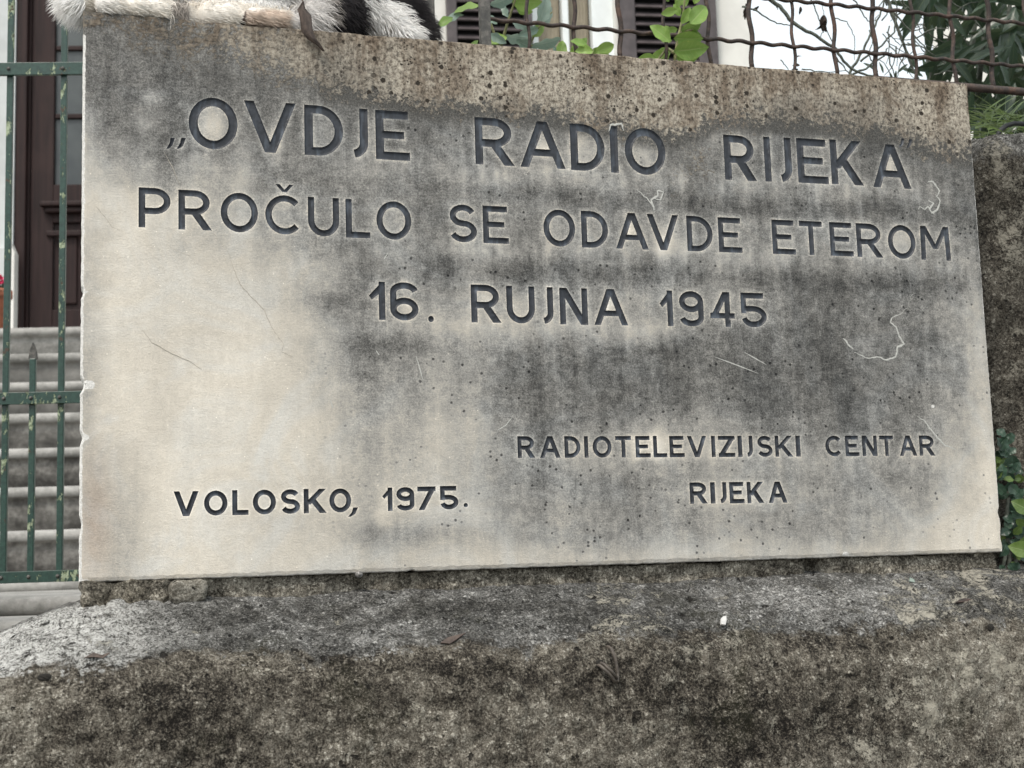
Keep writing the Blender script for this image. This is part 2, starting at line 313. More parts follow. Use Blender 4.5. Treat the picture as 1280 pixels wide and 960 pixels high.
def glassmat():
    t=NT('door_glass'); n=t.noise(3,3); t.b.inputs['Specular IOR Level'].default_value=.35
    return t.out(t.mix(t.ss(n,.35,.65),(.055,.063,.066),(.095,.105,.105)),.15)
M['glass']=glassmat()

# ------------------------------------------------------------ ground, terrace
def sheet(name, x0,x1,y0,y1,z,mat,**k):
    return MB().box(x0,x1,y0,y1,z-.05,z).build(name,mat,kind='structure',**k)
g=mesh('ground',[(-1500,-1500,-1.56),(1500,-1500,-1.56),(1500,1500,-1.56),(-1500,1500,-1.56)],[[0,1,2,3]]); link('ground',g,M['grassg'],kind='structure')
MB().box(-40,40,-9,-1.9,-1.60,-1.552).build('road',M['asphalt'],kind='structure')
MB().box(-40,40,-1.9,-.2,-1.60,-1.45,.01).build('pavement',M['paving'],kind='structure')
MB().box(-12,14,.45,40,-1.5,-.14).build('garden_terrace',M['grassg'],kind='structure')

# ------------------------------------------------------------ plaque
W,Hh=1.2963,.7120; Z0=-.0024
# displayed tone of the stained marble, read at every 50 x 40 px of the photograph's plaque face
TAB={20:[100,110,115,130,130,130,130,135,140,140]+[145]*14,
60:[95,95,105,125,115,115,125,140]+[150]*16,
100:[98,92,85,85,85,85,95,110,140,160,165,165,165,165,160,160,160,160,160,155,155,160,165,165],
140:[150,115,115,88,88,92,95,95,95,95,98,105,120,130,140,160,140,110,95,100,115,140,165,165],
180:[178,150,112,112,118,115,112,112,115,112,115,120,125,122,120,130,125,120,120,115,110,98,110,130],
220:[195,175,140,170,165,115,120,122,120,110,135,125,120,130,120,110,105,125,125,130,120,110,90,90],
260:[205,210,200,180,160,150,140,125,115,110,130,130,112,122,128,108,100,112,128,125,110,105,98,90],
300:[190,215,200,185,190,160,130,125,135,130,138,130,125,132,140,160,138,140,150,145,140,130,108,98],
340:[188,215,210,205,200,185,160,120,135,110,152,118,112,108,103,115,130,130,110,115,115,120,128,125],
380:[185,215,210,205,205,182,122,130,145,148,165,152,142,150,145,150,145,130,95,95,110,125,155,168],
420:[183,210,210,205,210,200,175,118,132,150,160,155,145,150,150,140,105,100,88,93,100,108,150,178],
460:[180,215,205,210,215,205,175,135,150,160,150,115,102,103,100,98,98,93,83,88,93,110,142,178],
500:[180,215,205,215,215,205,185,152,158,160,150,118,112,108,103,103,103,98,88,88,88,105,148,178],
540:[185,212,206,212,217,212,192,168,172,178,160,132,122,140,152,150,145,140,132,122,102,110,162,198],
580:[188,198,216,217,217,212,195,172,176,182,164,140,133,150,152,152,150,150,150,145,132,140,178,217],
620:[190,184,216,217,212,207,190,176,180,184,172,155,145,145,150,152,160,150,150,150,150,155,188,217],
660:[195,182,211,217,212,202,188,165,160,165,180,160,150,145,150,150,155,150,150,150,160,185,207,220],
700:[205,182,216,217,212,207,197,192,190,195,200,195,190,190,190,190,186,186,186,186,195,205,215,225]}
ys=sorted(TAB); G=np.array([TAB[y] for y in ys],float)/255; G=np.where(G<.5,G+(.5-G)*.32,G)
def tone(px,py):
    fx=min(max((px-100)/50,0),22.999); fy=min(max((py-20)/40,0),len(ys)-1.001)
    i=int(fx); j=int(fy); a=fx-i; b=fy-j; a=a*a*(3-2*a); b=b*b*(3-2*b)
    return (G[j,i]*(1-a)+G[j,i+1]*a)*(1-b)+(G[j+1,i]*(1-a)+G[j+1,i+1]*a)*b
BAND=[(100,52),(170,62),(230,88),(300,84),(360,104),(430,112),(480,124),(540,134),(600,134),(680,144),(760,156),(830,172),(870,164),(900,145),(960,150),(1020,152),(1060,160),(1120,166),(1150,182),(1220,196)]
def uv(px,py): p=aty(px,py,0); return (p.x,p.z)

def rib(pts,s,closed=False):
    pts=[Vector(p) for p in pts]
    k=len(pts); L=[];Rr=[]
    for i in range(k):
        if closed: a=pts[i]-pts[i-1]; b=pts[(i+1)%k]-pts[i]
        else: a=pts[i]-pts[i-1] if i else pts[1]-pts[0]; b=pts[i+1]-pts[i] if i<k-1 else a
        a=a.normalized(); b=b.normalized(); t=(a+b).normalized(); n=Vector((-t.y,t.x)); c=max(.35,n.dot(Vector((-a.y,a.x))))
        L.append(pts[i]+n*s/2/c); Rr.append(pts[i]-n*s/2/c)
    q=[]
    for i in range(k if closed else k-1):
        j=(i+1)%k; q.append([L[i],Rr[i],Rr[j],L[j]])
    return q
def arc(cx,cy,rx,ry,a0,a1,n=14):
    return [(cx+rx*math.cos(R(a0+(a1-a0)*i/n)),cy+ry*math.sin(R(a0+(a1-a0)*i/n))) for i in range(n+1)]
def para(x0,y0,x1,y1,hw,hw1=None):
    h0=hw/2; h1=(hw1 or hw)/2
    return [[Vector((x0-h0,y0)),Vector((x0+h0,y0)),Vector((x1+h1,y1)),Vector((x1-h1,y1))]]
def rect(x0,y0,x1,y1): return [[Vector((x0,y0)),Vector((x1,y0)),Vector((x1,y1)),Vector((x0,y1))]]
def glyph(c,w,h,s):
    k=1.12*s; hs=s/2
    if c=='O': return rib(arc(w/2,h/2,w/2-hs,h/2-hs,0,360-360/28,27),s,True)
    if c=='C': return rib(arc(w*.54,h/2,w*.54-hs,h/2-hs,42,318,22),s)
    if c=='Q': return rib(arc(w/2,h/2,w/2-hs,h/2-hs,0,330,11),s,True)
    if c=='.': return [[Vector((w/2+w/2*math.cos(a*.5236),h/2+h/2*math.sin(a*.5236))) for a in range(12)]]
    if c=='I': return rect(0,0,w,h)
    if c=='T': return rect(0,h-s,w,h)+rect(w/2-hs,0,w/2+hs,h-s*.5)
    if c=='L': return rect(0,0,s,h)+rect(hs,0,w,s)
    if c=='E': return rect(0,0,s,h)+rect(hs,0,w,s)+rect(hs,h-s,w*.96,h)+rect(hs,h*.5-s*.42,w*.84,h*.5+s*.5)
    if c=='D':
        cx=w*.36; return rect(0,0,s,h)+rib([(hs,h-hs)]+arc(cx,h/2,w-hs-cx,h/2-hs,90,-90,18)+[(hs,hs)],s)
    if c in 'PR':
        b=h*(.34 if c=='P' else .38); cx=w*(.5 if c=='P' else .48); rr=(h-b-s)/2; xr=(w if c=='P' else w*.93)-hs-cx
        q=rect(0,0,s,h)+rib([(hs,h-hs)]+arc(cx,b+hs+rr,xr,rr,90,-90,14)+[(hs,b+hs)],s)
        if c=='R': q+=para(w-k*.62,0,w*.47,b+hs,k*1.22)
        return q
    if c=='J':
        r=min(w*.62,h*.3); return rib([(w-hs,h)]+arc(w-hs-r,hs+r,r,r,0,-82,9)+([(0,hs*1.05)] if w-hs-r>s*.4 else []),s)
    if c=='U': 
        r=w/2-hs; return rib([(hs,h)]+arc(w/2,hs+r*1.05,r,r*1.05,180,360,16)+[(w-hs,h)],s)
    if c=='A':
        q=para(k/2,0,w/2-s*.08,h,k)+para(w-k/2,0,w/2+s*.08,h,k); y=h*.25; return q+rect(w*.5*(y/h)+k*.5,y,w-w*.5*(y/h)-k*.5,y+s*.92)
    if c=='V': return para(w/2-s*.06,0,k/2,h,k)+para(w/2+s*.06,0,w-k/2,h,k)
    if c=='N': return rect(0,0,s,h)+rect(w-s,0,w,h)+para(w-s*.62,0,s*.62,h,k*1.12)
    if c=='M': return para(hs,0,hs*1.3,h,s)+para(w-hs,0,w-hs*1.3,h,s)+para(w/2,h*.33,hs*1.5,h,k*.95)+para(w/2,h*.33,w-hs*1.5,h,k*.95)
    if c=='K': return rect(0,0,s,h)+para(s*.7,h*.36,w-k*.75,h,k*1.25)+para(w-k*.66,0,s*1.7,h*.58,k*1.25)
    if c=='Z': return rect(0,0,w,s)+rect(0,h-s,w,h)+para(s*.72,s*.5,w-s*.72,h-s*.5,k*1.3)
    if c=='S':
        ry=(h-s)/4; rx=w/2-hs; a=arc(w/2,h-hs-ry,rx*.94,ry,22,270,14); b=arc(w/2,hs+ry,rx,ry,90,-160,14)[1:]
        return rib(a+b,s)
    if c=='1': return rect(w-s,0,w,h)+[[Vector((0,h*.63)),Vector((s*.45,h*.52)),Vector((w-s*.8,h*.70)),Vector((w-s*.55,h*.99))]]
    if c=='6' or c=='9':
        rx=w/2-hs; rl=(h*.60-s)/2; q=rib(arc(w/2,hs+rl,rx,rl,0,360-360/22,21),s,True)
        q+=rib(arc(w/2,h-hs-rl*.8,rx,rl*.8,8,180,12)+[(hs,hs+rl)],s)
        if c=='9': q=[[Vector((w-p.x,h-p.y)) for p in f] for f in q]
        return q
    if c=='4': return rect(w*.60,0,w*.60+s,h)+rect(0,h*.24,w,h*.24+s*.95)+para(s*.62,h*.27,w*.60+s*.3,h,k*1.05)
    if c=='5':
        rl=(h*.62-s)/2; cx=w*.46
        return rect(0,h-s,w*.9,h)+rect(0,h*.40,s,h)+rib([(hs*.9,h*.62-hs)]+arc(cx,hs+rl,w-hs-cx,rl,90,-90,14)+arc(cx,hs+rl,cx-hs,rl,-90,-168,7)[1:],s)
    if c=='7': return rect(0,h-s,w,h)+para(s*.8,0,w-s*.68,h-s*.5,k*1.1)
    if c==',': return [[Vector((w*.02,0)),Vector((w*.30,h*.02)),Vector((w*.72,h*.32)),Vector((w,h)),Vector((w*.52,h)),Vector((w*.40,h*.52))]]
    if c=='^': return para(w*.5,0,w*.12,h,w*.24)+para(w*.5,0,w*.88,h,w*.24)
    return rect(0,0,w,h)
# letter, left px, right px for each line; (x,top,bottom) references give the line's height
ROWS=[
 (.166,[(265,122,186.5),(490,138.5,200),(650,150,208),(806,160,218.5),(925,169.5,225.5),(1060,175.5,231),(1113,180.5,235)],
  'O 235.8 297 V 305 370 D 380.5 428.8 J 437.5 460 E 469.5 512 R 593.8 643 A 649.7 706.3 D 713 755.7 I 762.8 772.5 O 781 831.9 R 905.2 945.3 I 955.4 963.5 J 972.3 989.5 E 996.6 1034.6 K 1038.3 1078.9 A 1090 1137.8'),
 (.160,[(190,234.8,284.6),(300,241,290.5),(490,251.5,299.5),(620,257.6,304.4),(700,262,308.3),(912,272,315.6),(1050,278,320),(1170,283,325.3)],
  'P 173.2 213.2 R 223 265.2 O 275.8 322.5 C 331.6 376.3 U 385 424 L 432.1 462.6 O 470.5 514.2 S 561.5 596 E 603.7 635.6 O 679.3 719 D 726.7 760 A 769.4 810.3 V 809.2 848.6 D 858.6 890.8 E 898 927.3 E 965.2 994 T 999.7 1028.2 E 1037.4 1066.2 R 1070.8 1103.4 O 1110 1144.5 M 1150.5 1187.6'),
 (.168,[(475,352,399.8),(608,356,403.3),(717,360,405.8),(835,363,407.6),(940,366,409)],
  '1 461.2 481.6 6 487.7 523.1 R 588.8 626.6 U 633.2 668.6 J 676.3 691.6 N 699.7 734.6 A 742.2 784.7 1 824.7 841.1 9 849.2 879.4 4 887.5 918.1 5 926.4 958.1'),
 (.195,[(658,545.2,572.5),(825,544.8,571.7),(995,544.6,570.8),(1160,544.2,569.6)],
  'R 647 669.2 A 674.7 700.5 D 705.6 725.6 I 730.3 735.3 O 740.8 764.5 T 769.4 789.2 E 794.4 813.1 L 816.6 833.8 E 836.9 855.6 V 859 883.3 I 889.2 894.2 Z 898 918.8 I 922.3 927.8 J 932.5 941 S 946.6 965.6 K 968.8 991.4 I 994.7 1000.5 C 1031.7 1052.3 E 1056.6 1073.9 N 1077.7 1096.4 T 1099.5 1116.9 A 1124.2 1146.1 R 1149.2 1168.8'),
 (.205,[(230,614,645.2),(300,612.5,643.8),(393,611,641.5),(485,609.5,638.8),(562,607.3,636.7)],
  'V 216.9 248.4 O 255 284.4 L 290.3 310.6 O 316 345 S 350.8 375 K 379.7 408.6 O 411.7 439 1 477.7 490.6 9 495.6 518 7 521.9 544.8 5 550.3 573'),
 (.205,[(873,602.9,629.6),(972,601.9,628.6)],
  'R 862.3 884.5 I 888 894 J 898.6 908.3 E 911.9 930.3 K 933.8 955.3 A 960.3 984'),
]
letters=[]
def addg(c,x0,x1,yt,yb,sr,hm=None):
    ym=(yt+yb)/2; u0=uv(x0,ym)[0]; u1=uv(x1,ym)[0]; v1=uv((x0+x1)/2,yt)[1]; v0=uv((x0+x1)/2,yb)[1]
    s=(hm or (v1-v0))*sr
    letters.append([[p+Vector((u0,v0)) for p in poly] for poly in glyph(c,u1-u0,v1-v0,s)])
for sr,ref,txt in ROWS:
    tk=txt.split()
    for i in range(0,len(tk),3):
        c,a,b=tk[i],float(tk[i+1]),float(tk[i+2]); x=(a+b)/2
        addg(c,a,b,lerpt2:=float(np.interp(x,[r[0] for r in ref],[r[1] for r in ref])) if ref[0][0]<=x<=ref[-1][0] else ref[0 if x<ref[0][0] else -1][1]+(x-ref[0 if x<ref[0][0] else -1][0])*(ref[-1][1]-ref[0][1])/(ref[-1][0]-ref[0][0]),
             float(np.interp(x,[r[0] for r in ref],[r[2] for r in ref])) if ref[0][0]<=x<=ref[-1][0] else ref[0 if x<ref[0][0] else -1][2]+(x-ref[0 if x<ref[0][0] else -1][0])*(ref[-1][2]-ref[0][2])/(ref[-1][0]-ref[0][0]),sr)
addg(',',207.5,218.8,172,186.3,.2); addg(',',220.3,232.5,172,186.3,.2)
addg('^',344,367.2,230.4,240.2,.2); addg('.',535.2,542.4,394.6,402.8,.2); addg(',',434.7,447.7,634.4,646,.2); addg('.',579.5,585,628.6,634.2,.2)
addg(',',1123,1131,173,184,.2); addg(',',1132.5,1140.5,174,185,.2)

def union_outline(polys):
    vs=[];fs=[]
    for p in polys:
        a=sum(p[i].x*p[(i+1)%len(p)].y-p[(i+1)%len(p)].x*p[i].y for i in range(len(p)))
        q=p if a>0 else p[::-1]; b=len(vs); vs+=q; fs.append(list(range(b,b+len(q))))
    ov,oe,of,_,_,fo=geometry.delaunay_2d_cdt(vs,[],fs,1,1e-6)
    keep=[f for f,o in zip(of,fo) if len(o)]
    cnt={}
    for f in keep:
        for i in range(3):
            e=(f[i],f[(i+1)%3]); cnt[tuple(sorted(e))]=cnt.get(tuple(sorted(e)),0)+1
    bd=[e for e,c in cnt.items() if c==1]
    tris=[[ov[i] for i in f] for f in keep]
    return ov,bd,tris
def segd(P,A,B):
    # distance of points P (n,2) to segments A,B (m,2): min over m
    d=B-A; l=(d**2).sum(1)+1e-18
    t=np.clip(((P[:,None,:]-A[None])*d[None]).sum(2)/l,0,1)
    q=A[None]+t[...,None]*d[None]; return np.sqrt(((P[:,None,:]-q)**2).sum(2)).min(1)
def inside(P,A,B):
    x,y=P[:,0:1],P[:,1:2]; c=((A[None,:,1]>y)!=(B[None,:,1]>y)); xi=(B[None,:,0]-A[None,:,0])*(y-A[None,:,1])/(B[None,:,1]-A[None,:,1]+1e-15)+A[None,:,0]
    return ((c&(x<xi)).sum(1)%2)==1
plaque=empty('inscribed_marble_plaque',(0,0,Z0),label='large grey-stained marble plaque with dark engraved lettering standing on the low wall',cat='plaque')
GV=[];GE=[];boxes=[]
LD=[]
for polys in letters:
    ov,bd,_=union_outline(polys)
    A=np.array([ov[e[0]][:] for e in bd]); B=np.array([ov[e[1]][:] for e in bd])
    # resample long boundary edges so that the cut gets clean slopes
    vs=[Vector(v) for v in ov]; used=sorted({i for e in bd for i in e}); mp={u:i for i,u in enumerate(used)}
    vv=[vs[u] for u in used]; ee=[]
    for a,b in bd:
        p,q=vs[a],vs[b]; n=max(1,int((q-p).length/.004)); prev=mp[a]
        for k in range(1,n): vv.append(p.lerp(q,k/n)); ee.append((prev,len(vv)-1)); prev=len(vv)-1
        ee.append((prev,mp[b]))
    LD.append((A,B))
    x0,y0=np.minimum(A.min(0),B.min(0)); x1,y1=np.maximum(A.max(0),B.max(0)); boxes.append((x0,y0,x1,y1))
    b=len(GV); GV+=vv; GE+=[(i+b,j+b) for i,j in ee]
    st=.0016
    gx,gy=np.meshgrid(np.arange(x0,x1,st),np.arange(y0,y1,st)); P=np.stack([gx.ravel(),gy.ravel()],1)+rng.uniform(-.0002,.0002,(gx.size,2))
    P=P[inside(P,A,B)]; 
    if len(P): P=P[segd(P,A,B)>.0009]
    pts=vv+[Vector(p) for p in P]
    cv,ce,cf,ovi,_,_=geometry.delaunay_2d_cdt(pts,ee,[],1,1e-7)
    cen=np.array([[sum(cv[i][k] for i in f)/3 for k in (0,1)] for f in cf]); ok=inside(cen,A,B)
    V2=np.array([v[:] for v in cv]); dd=segd(V2,A,B)
    verts=[(V2[i,0],min(dd[i]*2.6,.0026)+.0003*(dd[i]>.001)*noise.noise(Vector((V2[i,0]*300,V2[i,1]*300,0))),V2[i,1]-Z0) for i in range(len(V2))]
    me=mesh('letter',verts,[f for f,o in zip(cf,ok) if o],True)
    link('letter',me,M['paint'],plaque)
# face sheet with the letters cut out
X0,X1=0.0,W; 
def jag(t,side): 
    a=.0007*noise.noise(Vector((t*90,side*7.3,1)))+.0005*noise.noise(Vector((t*330,side*7.3,2)))
    b=noise.noise(Vector((t*23,side*3.1,9)))
    return a-(.0022*max(0,b-.42)*4 if side in(0,3) else .0012*max(0,b-.45)*4)
border=[]
nb=330
for i in range(nb): t=i/nb; border.append((X0+t*W, -jag(t*W,2)))                      # bottom
for i in range(180): t=i/180; border.append((X1+jag(t*Hh,1), t*Hh))
for i in range(nb): t=i/nb; border.append((X1-t*W, Hh+jag(t*W,4)-.004*max(0,noise.noise(Vector((t*9,5,5))))*.5))
for i in range(180): t=i/180; border.append((X0-jag((1-t)*Hh,0), Hh-t*Hh))
border=[(x,z+Z0) for x,z in border]
# real chips on the left and lower edges
chips=[(0.0,aty(103,365,0).z,.008),(0.0,aty(104,481,0).z,.011),(0.0,aty(103,547,0).z,.008),(W,aty(1250,640,0).z,.008),(aty(515,705,0).x,Z0,.005),(aty(1075,170,0).x,-9,.01)]
for i,(x,z) in enumerate(border):
    for cx,cz,cr in chips:
        d=math.hypot(x-cx,z-cz)
        if d<cr: k=(1-(d/cr)**2)*cr*.35; x+= k*(1 if cx==0 else (-1 if cx==W else 0)); z+= k*(1 if cz==Z0 else 0)
    border[i]=(x,z)
Bd=[Vector(p) for p in border]; nB=len(Bd)
st=.0042
gx,gy=np.meshgrid(np.arange(.004,W-.003,st),np.arange(Z0+.004,Z0+Hh-.003,st)); P=np.stack([gx.ravel(),gy.ravel()],1); P+=rng.uniform(-.0009,.0009,P.shape)
Hal=np.zeros(len(P)); kill=np.zeros(len(P),bool)
for (A,B),(x0,y0,x1,y1) in zip(LD,boxes):
    m_=(P[:,0]>x0-.02)&(P[:,0]<x1+.02)&(P[:,1]>y0-.02)&(P[:,1]<y1+.02); idx=np.nonzero(m_)[0]
    if not len(idx): continue
    d=segd(P[idx],A,B); ins=inside(P[idx],A,B); Hal[idx]=np.maximum(Hal[idx],np.exp(-(d/.0042)**2*.8)); kill[idx]|=ins|(d<.0016)
P=P[~kill]; Hal=Hal[~kill]
pts=Bd+GV+[Vector(p) for p in P]
edges=[(i,(i+1)%nB) for i in range(nB)]+[(a+nB,b+nB) for a,b in GE]
cv,ce,cf,ovi,_,_=geometry.delaunay_2d_cdt(pts,edges,[],1,1e-7)
V2=np.array([v[:] for v in cv]); cen=V2[np.array(cf)].mean(1)
drop=np.zeros(len(cf),bool)
for (A,B),(x0,y0,x1,y1) in zip(LD,boxes):
    idx=np.nonzero((cen[:,0]>x0)&(cen[:,0]<x1)&(cen[:,1]>y0)&(cen[:,1]<y1))[0]
    if len(idx): drop[idx]|=inside(cen[idx],A,B)
bA=np.array([b[:] for b in Bd]); bB=np.roll(bA,-1,0)
edgeband=(cen[:,0]<.01)|(cen[:,0]>W-.01)|(cen[:,1]<Z0+.01)|(cen[:,1]>Z0+Hh-.01)
ix=np.nonzero(edgeband)[0]; drop[ix]|=~inside(cen[ix],bA,bB)
faces=[f for f,k in zip(cf,drop) if not k]
# attributes per vertex
orig=[o[0] if len(o) else -1 for o in ovi]
SPOTS=[(266,154,19,24,.36),(399,167,15,19,.10),(805,190,16,20,.20),(622,170,12,9,.14),(679,186,8,11,.30),(732,187,13,18,.12),(923,190,11,10,.20),(1112,207,7,9,.32),
 (787,288,8,9,.30),(699,286,16,20,.08),(740,290,14,18,.08),(830,306,14,20,.16),(490,275,16,20,.10),(1127,303,15,18,.14),(760,384,8,8,.25),(795,560,10,16,.22),(822,556,16,18,.22),(900,560,60,14,.08),(925,616,66,20,.12),
 (510,386,10,8,.16),(650,385,14,22,.10),(608,372,8,8,.14),(1100,188,30,6,-.05),(345,178,12,24,.14),(192,122,14,12,.14),(182,150,22,14,.12),(480,318,20,10,.10),(480,640,8,30,.08),(660,350,20,12,.0)]
def attrs(x,z,h,e):
    px,py=topx((x,0,z)); q=Vector((x*7,z*7,1.7)); q2=Vector((x*26,z*26,4.1)); q3=Vector((x*75,z*75,8))
    wx_=(noise.noise(q)*26+noise.noise(q2)*13+noise.noise(q3)*6); wy_=(noise.noise(q+Vector((9,3,5)))*26+noise.noise(q2+Vector((5,9,1)))*16+noise.noise(q3+Vector((4,2,7)))*8)
    Lm=tone(px+wx_,py+wy_*.6)
    # rain washes the stone clean below each line of letters and leaves soot between the lines
    strk=noise.noise(Vector((x*70,z*2.5,4)))*.6+noise.noise(Vector((x*150,z*3,6)))*.5
    for (xa,ya,xb,yb,x0_,x1_,g_) in ((600,209,1120,233,560,1200,1.),(600,304,1180,326,540,1210,.9),(470,400,940,409,440,850,.8),(230,645,570,637,430,600,.5),(650,572,1160,570,640,1190,.4),(240,187,500,200,330,530,.35)):
        if x0_-30<px<x1_+30:
            dy=py-(ya+(px-xa)*(yb-ya)/(xb-xa))+5*noise.noise(Vector((x*12,3,3)))
            ed=min(1,max(0,(px-x0_+30)/50))*min(1,max(0,(x1_+30-px)/50))
            Lm+=g_*ed*((.085+.16*strk)*math.exp(-((dy-6)/13)**2)-(.085-.05*strk)*math.exp(-((dy-33)/11)**2)+max(0,strk)*.10*math.exp(-max(0,dy)/40)*(dy>0))
    for (sx,sy,rx,ry,am) in SPOTS:
        d2=((px-sx)/rx)**2+((py-sy)/ry)**2
        if d2<5: Lm+=am*math.exp(-d2**1.5)
    # rain-washed streaks and mottling of the soot
    Lm+=(.09*noise.noise(Vector((x*34,z*2.6,2)))+.05*noise.noise(Vector((x*16,z*14,6)))+.05*noise.noise(q3*1.0))*min(1,max(0.12,(.80-Lm)*4))
    by=float(np.interp(px,[b[0] for b in BAND],[b[1] for b in BAND]))
    T=min(1,max(0,.5+(by-py)/64)); 
    if px<430: T*= .55+.45*max(0,(px-250)/180) if px>250 else .55
    T=max(T, .42*math.exp(-((px-865)/45)**2-((py-205)/45)**2))
    pit=min(1,max(0,(px-330)/120))*(1 if py>by+8 else 1); 
    if py>by+8 and px<480: pit*=.4
    br=math.exp(-((px-118)/22)**2-((py-650)/75)**2)
    for (sx,sy,sr) in ((108,365,5),(113,481,9),(107,547,7),(1251,640,5),(1057,693,6),(106,250,3),(1166,508,4)):
        e=max(e,1.15-((px-sx)**2+(py-sy)**2)**.5/sr) if abs(px-sx)<sr*1.2 else e
    e=max(0,e)
    return (Lm,T,h,1),(e,pit,br,math.exp(-max(0,(py-by-4)/17)**2)*(1 if px>400 else .3))
vs3=[];a1=[];a2=[]
for i in range(len(V2)):
    x,z=V2[i]; o=orig[i]; e=1.0 if 0<=o<nB else 0.0; h=0.
    if nB<=o<nB+len(GV): h=1.
    elif o>=nB+len(GV): h=Hal[o-nB-len(GV)]
    y=.0007*noise.noise(Vector((x*9,z*9,3)))
    if e: y=.0012 if x>.01 else .0006
    A_,B_=attrs(x,z,h,e*((.95 if z<Z0+Hh-.03 else .0) if (x<.01) else (.55 if (z<Z0+.01 or x>W-.01) and z<.6 else .0))); vs3.append((x,y,z-Z0)); a1.append(A_); a2.append(B_)
    if h==1. : vs3[-1]=(x,0,z-Z0)
# rounded arris and sides
bidx={}
for i,o in enumerate(orig):
    if 0<=o<nB: bidx[o]=i
ring=[bidx[i] for i in range(nB) if i in bidx]
cx,cz=W/2,Hh/2; prev=ring; 
for off,yy in ((.0012,.003),(.0015,.007),(.0012,.033),(-.001,.037)):
    new=[]
    for r_ in ring:
        x,y,z=vs3[r_]; dx=-1 if x<.012 else (1 if x>W-.012 else 0); dz=-1 if z<.012 else (1 if z>Hh-.012 else 0)
        vs3.append((x+dx*off,yy+.0006*noise.noise(Vector((x*80,yy*200,z*80))),z+dz*off)); new.append(len(vs3)-1)
        A_=a1[r_]; B_=list(a2[r_]); B_[0]*=1 if yy<.004 else .8; a1.append(A_); a2.append(tuple(B_))
    for i in range(len(ring)):
        j=(i+1)%len(ring); faces.append([prev[i],new[i],new[j],prev[j]])
    prev=new
faces.append(prev[::-1])
me=mesh('slab',vs3,faces)
for nm,ar in (('stain',a1),('wear',a2)):
    at_=me.attributes.new(nm,'FLOAT_COLOR','POINT'); at_.data.foreach_set('color',np.array(ar,dtype=np.float32).ravel())
bm=bmesh.new(); bm.from_mesh(me); bmesh.ops.recalc_face_normals(bm,faces=bm.faces); bm.to_mesh(me); bm.free()
link('slab',me,M['marble'],plaque)
# pale snail-like scratches, hairline cracks, filled mark
def line2d(name,pxs,wd,mat,rep=1,wob=.0,y=-.0002):
    pts=[Vector((uv(*p)[0],uv(*p)[1]-Z0)) for p in pxs]; d=[]
    for a,b in zip(pts,pts[1:]):
        n=max(1,int((b-a).length/.003))
        for k in range(n): d.append(a.lerp(b,k/n))
    d.append(pts[-1]); d=[p+Vector((noise.noise(Vector((p.x*200,p.y*200,1))),noise.noise(Vector((p.x*200,p.y*200,7)))))*wob for p in d]
    mb=MB()
    for i,p in enumerate(d):
        t=(d[min(i+1,len(d)-1)]-d[max(i-1,0)]).normalized(); n=Vector((-t.y,t.x)); ww=wd/2*(.25+.75*math.sin(math.pi*(i+.3)/(len(d))))*(1+.5*noise.noise(Vector((p.x*300,p.y*300,3))))
        mb.v+=[Vector((p.x+n.x*ww,-.0001,p.y+n.y*ww)),Vector((p.x,y-.0002,p.y)),Vector((p.x-n.x*ww,-.0001,p.y-n.y*ww))]
        if i: k=3*i; mb.f+=[[k-3,k-2,k+1,k],[k-2,k-1,k+2,k+1]]
    return mb.build(name,mat,plaque,True)
SC=[[(1143,366),(1138,372),(1134,385),(1126,392),(1115,397),(1113,403),(1120,408),(1124,420),(1130,430),(1122,434),(1120,446),(1108,450),(1098,446),(1085,448),(1068,440)],
 [(1160,228),(1166,226),(1174,238),(1172,245)],[(1170,243),(1175,252),(1172,262),(1165,266),(1160,258),(1156,262),(1150,258),(1148,262)],[(1160,250),(1167,254),(1162,262),(1168,268)],
 [(796,236),(803,243),(808,247),(816,256),(818,263),(814,250),(822,245),(822,238),(829,240),(826,250),(816,248)],[(761,164),(763,156),(777,155),(779,163)],
 [(1054,422),(1060,430),(1066,436)],[(1147,520),(1157,528),(1170,545),(1180,556),(1195,562)]]
for p in SC: line2d('pale_scratch',p,.0027,M['mark'],wob=.0016)
for p in [[(520,445),(524,458),(529,476)],[(470,438),(474,444)],[(413,500),(416,510)],[(893,446),(920,456),(948,467)],[(930,440),(958,456)],[(640,522),(632,532),(622,538)],[(485,316),(480,324)]]: line2d('pale_scratch',p,.0016,M['mark'])
for p in [[(205,190),(216,210),(225,232)],[(120,258),(132,272),(140,284),(150,288)],[(178,412),(190,428),(215,442),(238,452),(252,462)],[(208,305),(222,314),(238,320)]]: line2d('hairline_crack',p,.0008,M['crackm'],wob=.0006)
for p in [[(265,290),(285,315),(292,335),(300,355),(315,372),(330,387),(340,410),(354,430),(352,440),(366,446)]]: line2d('hairline_crack',p,.0009,M['crackm'],wob=.0014)

# ------------------------------------------------------------ low wall
wall=empty('low_street_wall',(0,0,-1.45),label='rough grey-brown rendered street wall with rounded coping carrying the plaque',cat='wall')
WO=Vector((0,0,1.45))
prof=[(.30,-.030),(.10,-.026),(.03,-.024),(.0,-.030),(-.03,-.042),(-.07,-.057),(-.105,-.072),(-.13,-.085),(-.148,-.099),(-.160,-.116),(-.168,-.14),(-.173,-.18),(-.178,-.26),(-.185,-.40),(-.20,-.80),(-.205,-1.45)]
pl=[0]
for a,b in zip(prof,prof[1:]): pl.append(pl[-1]+math.hypot(a[0]-b[0],a[1]-b[1]))
ts=list(np.linspace(0,pl[2],8)[:-1])+list(np.arange(pl[2],pl[13],.0030))+list(np.linspace(pl[13],pl[-1],60)[1:])
xs=list(np.arange(-.26,1.62,.0034))+list(np.linspace(1.62,3.2,60)[1:])
pa=np.array(prof)
vs=[];li=[]
rownorm=[]
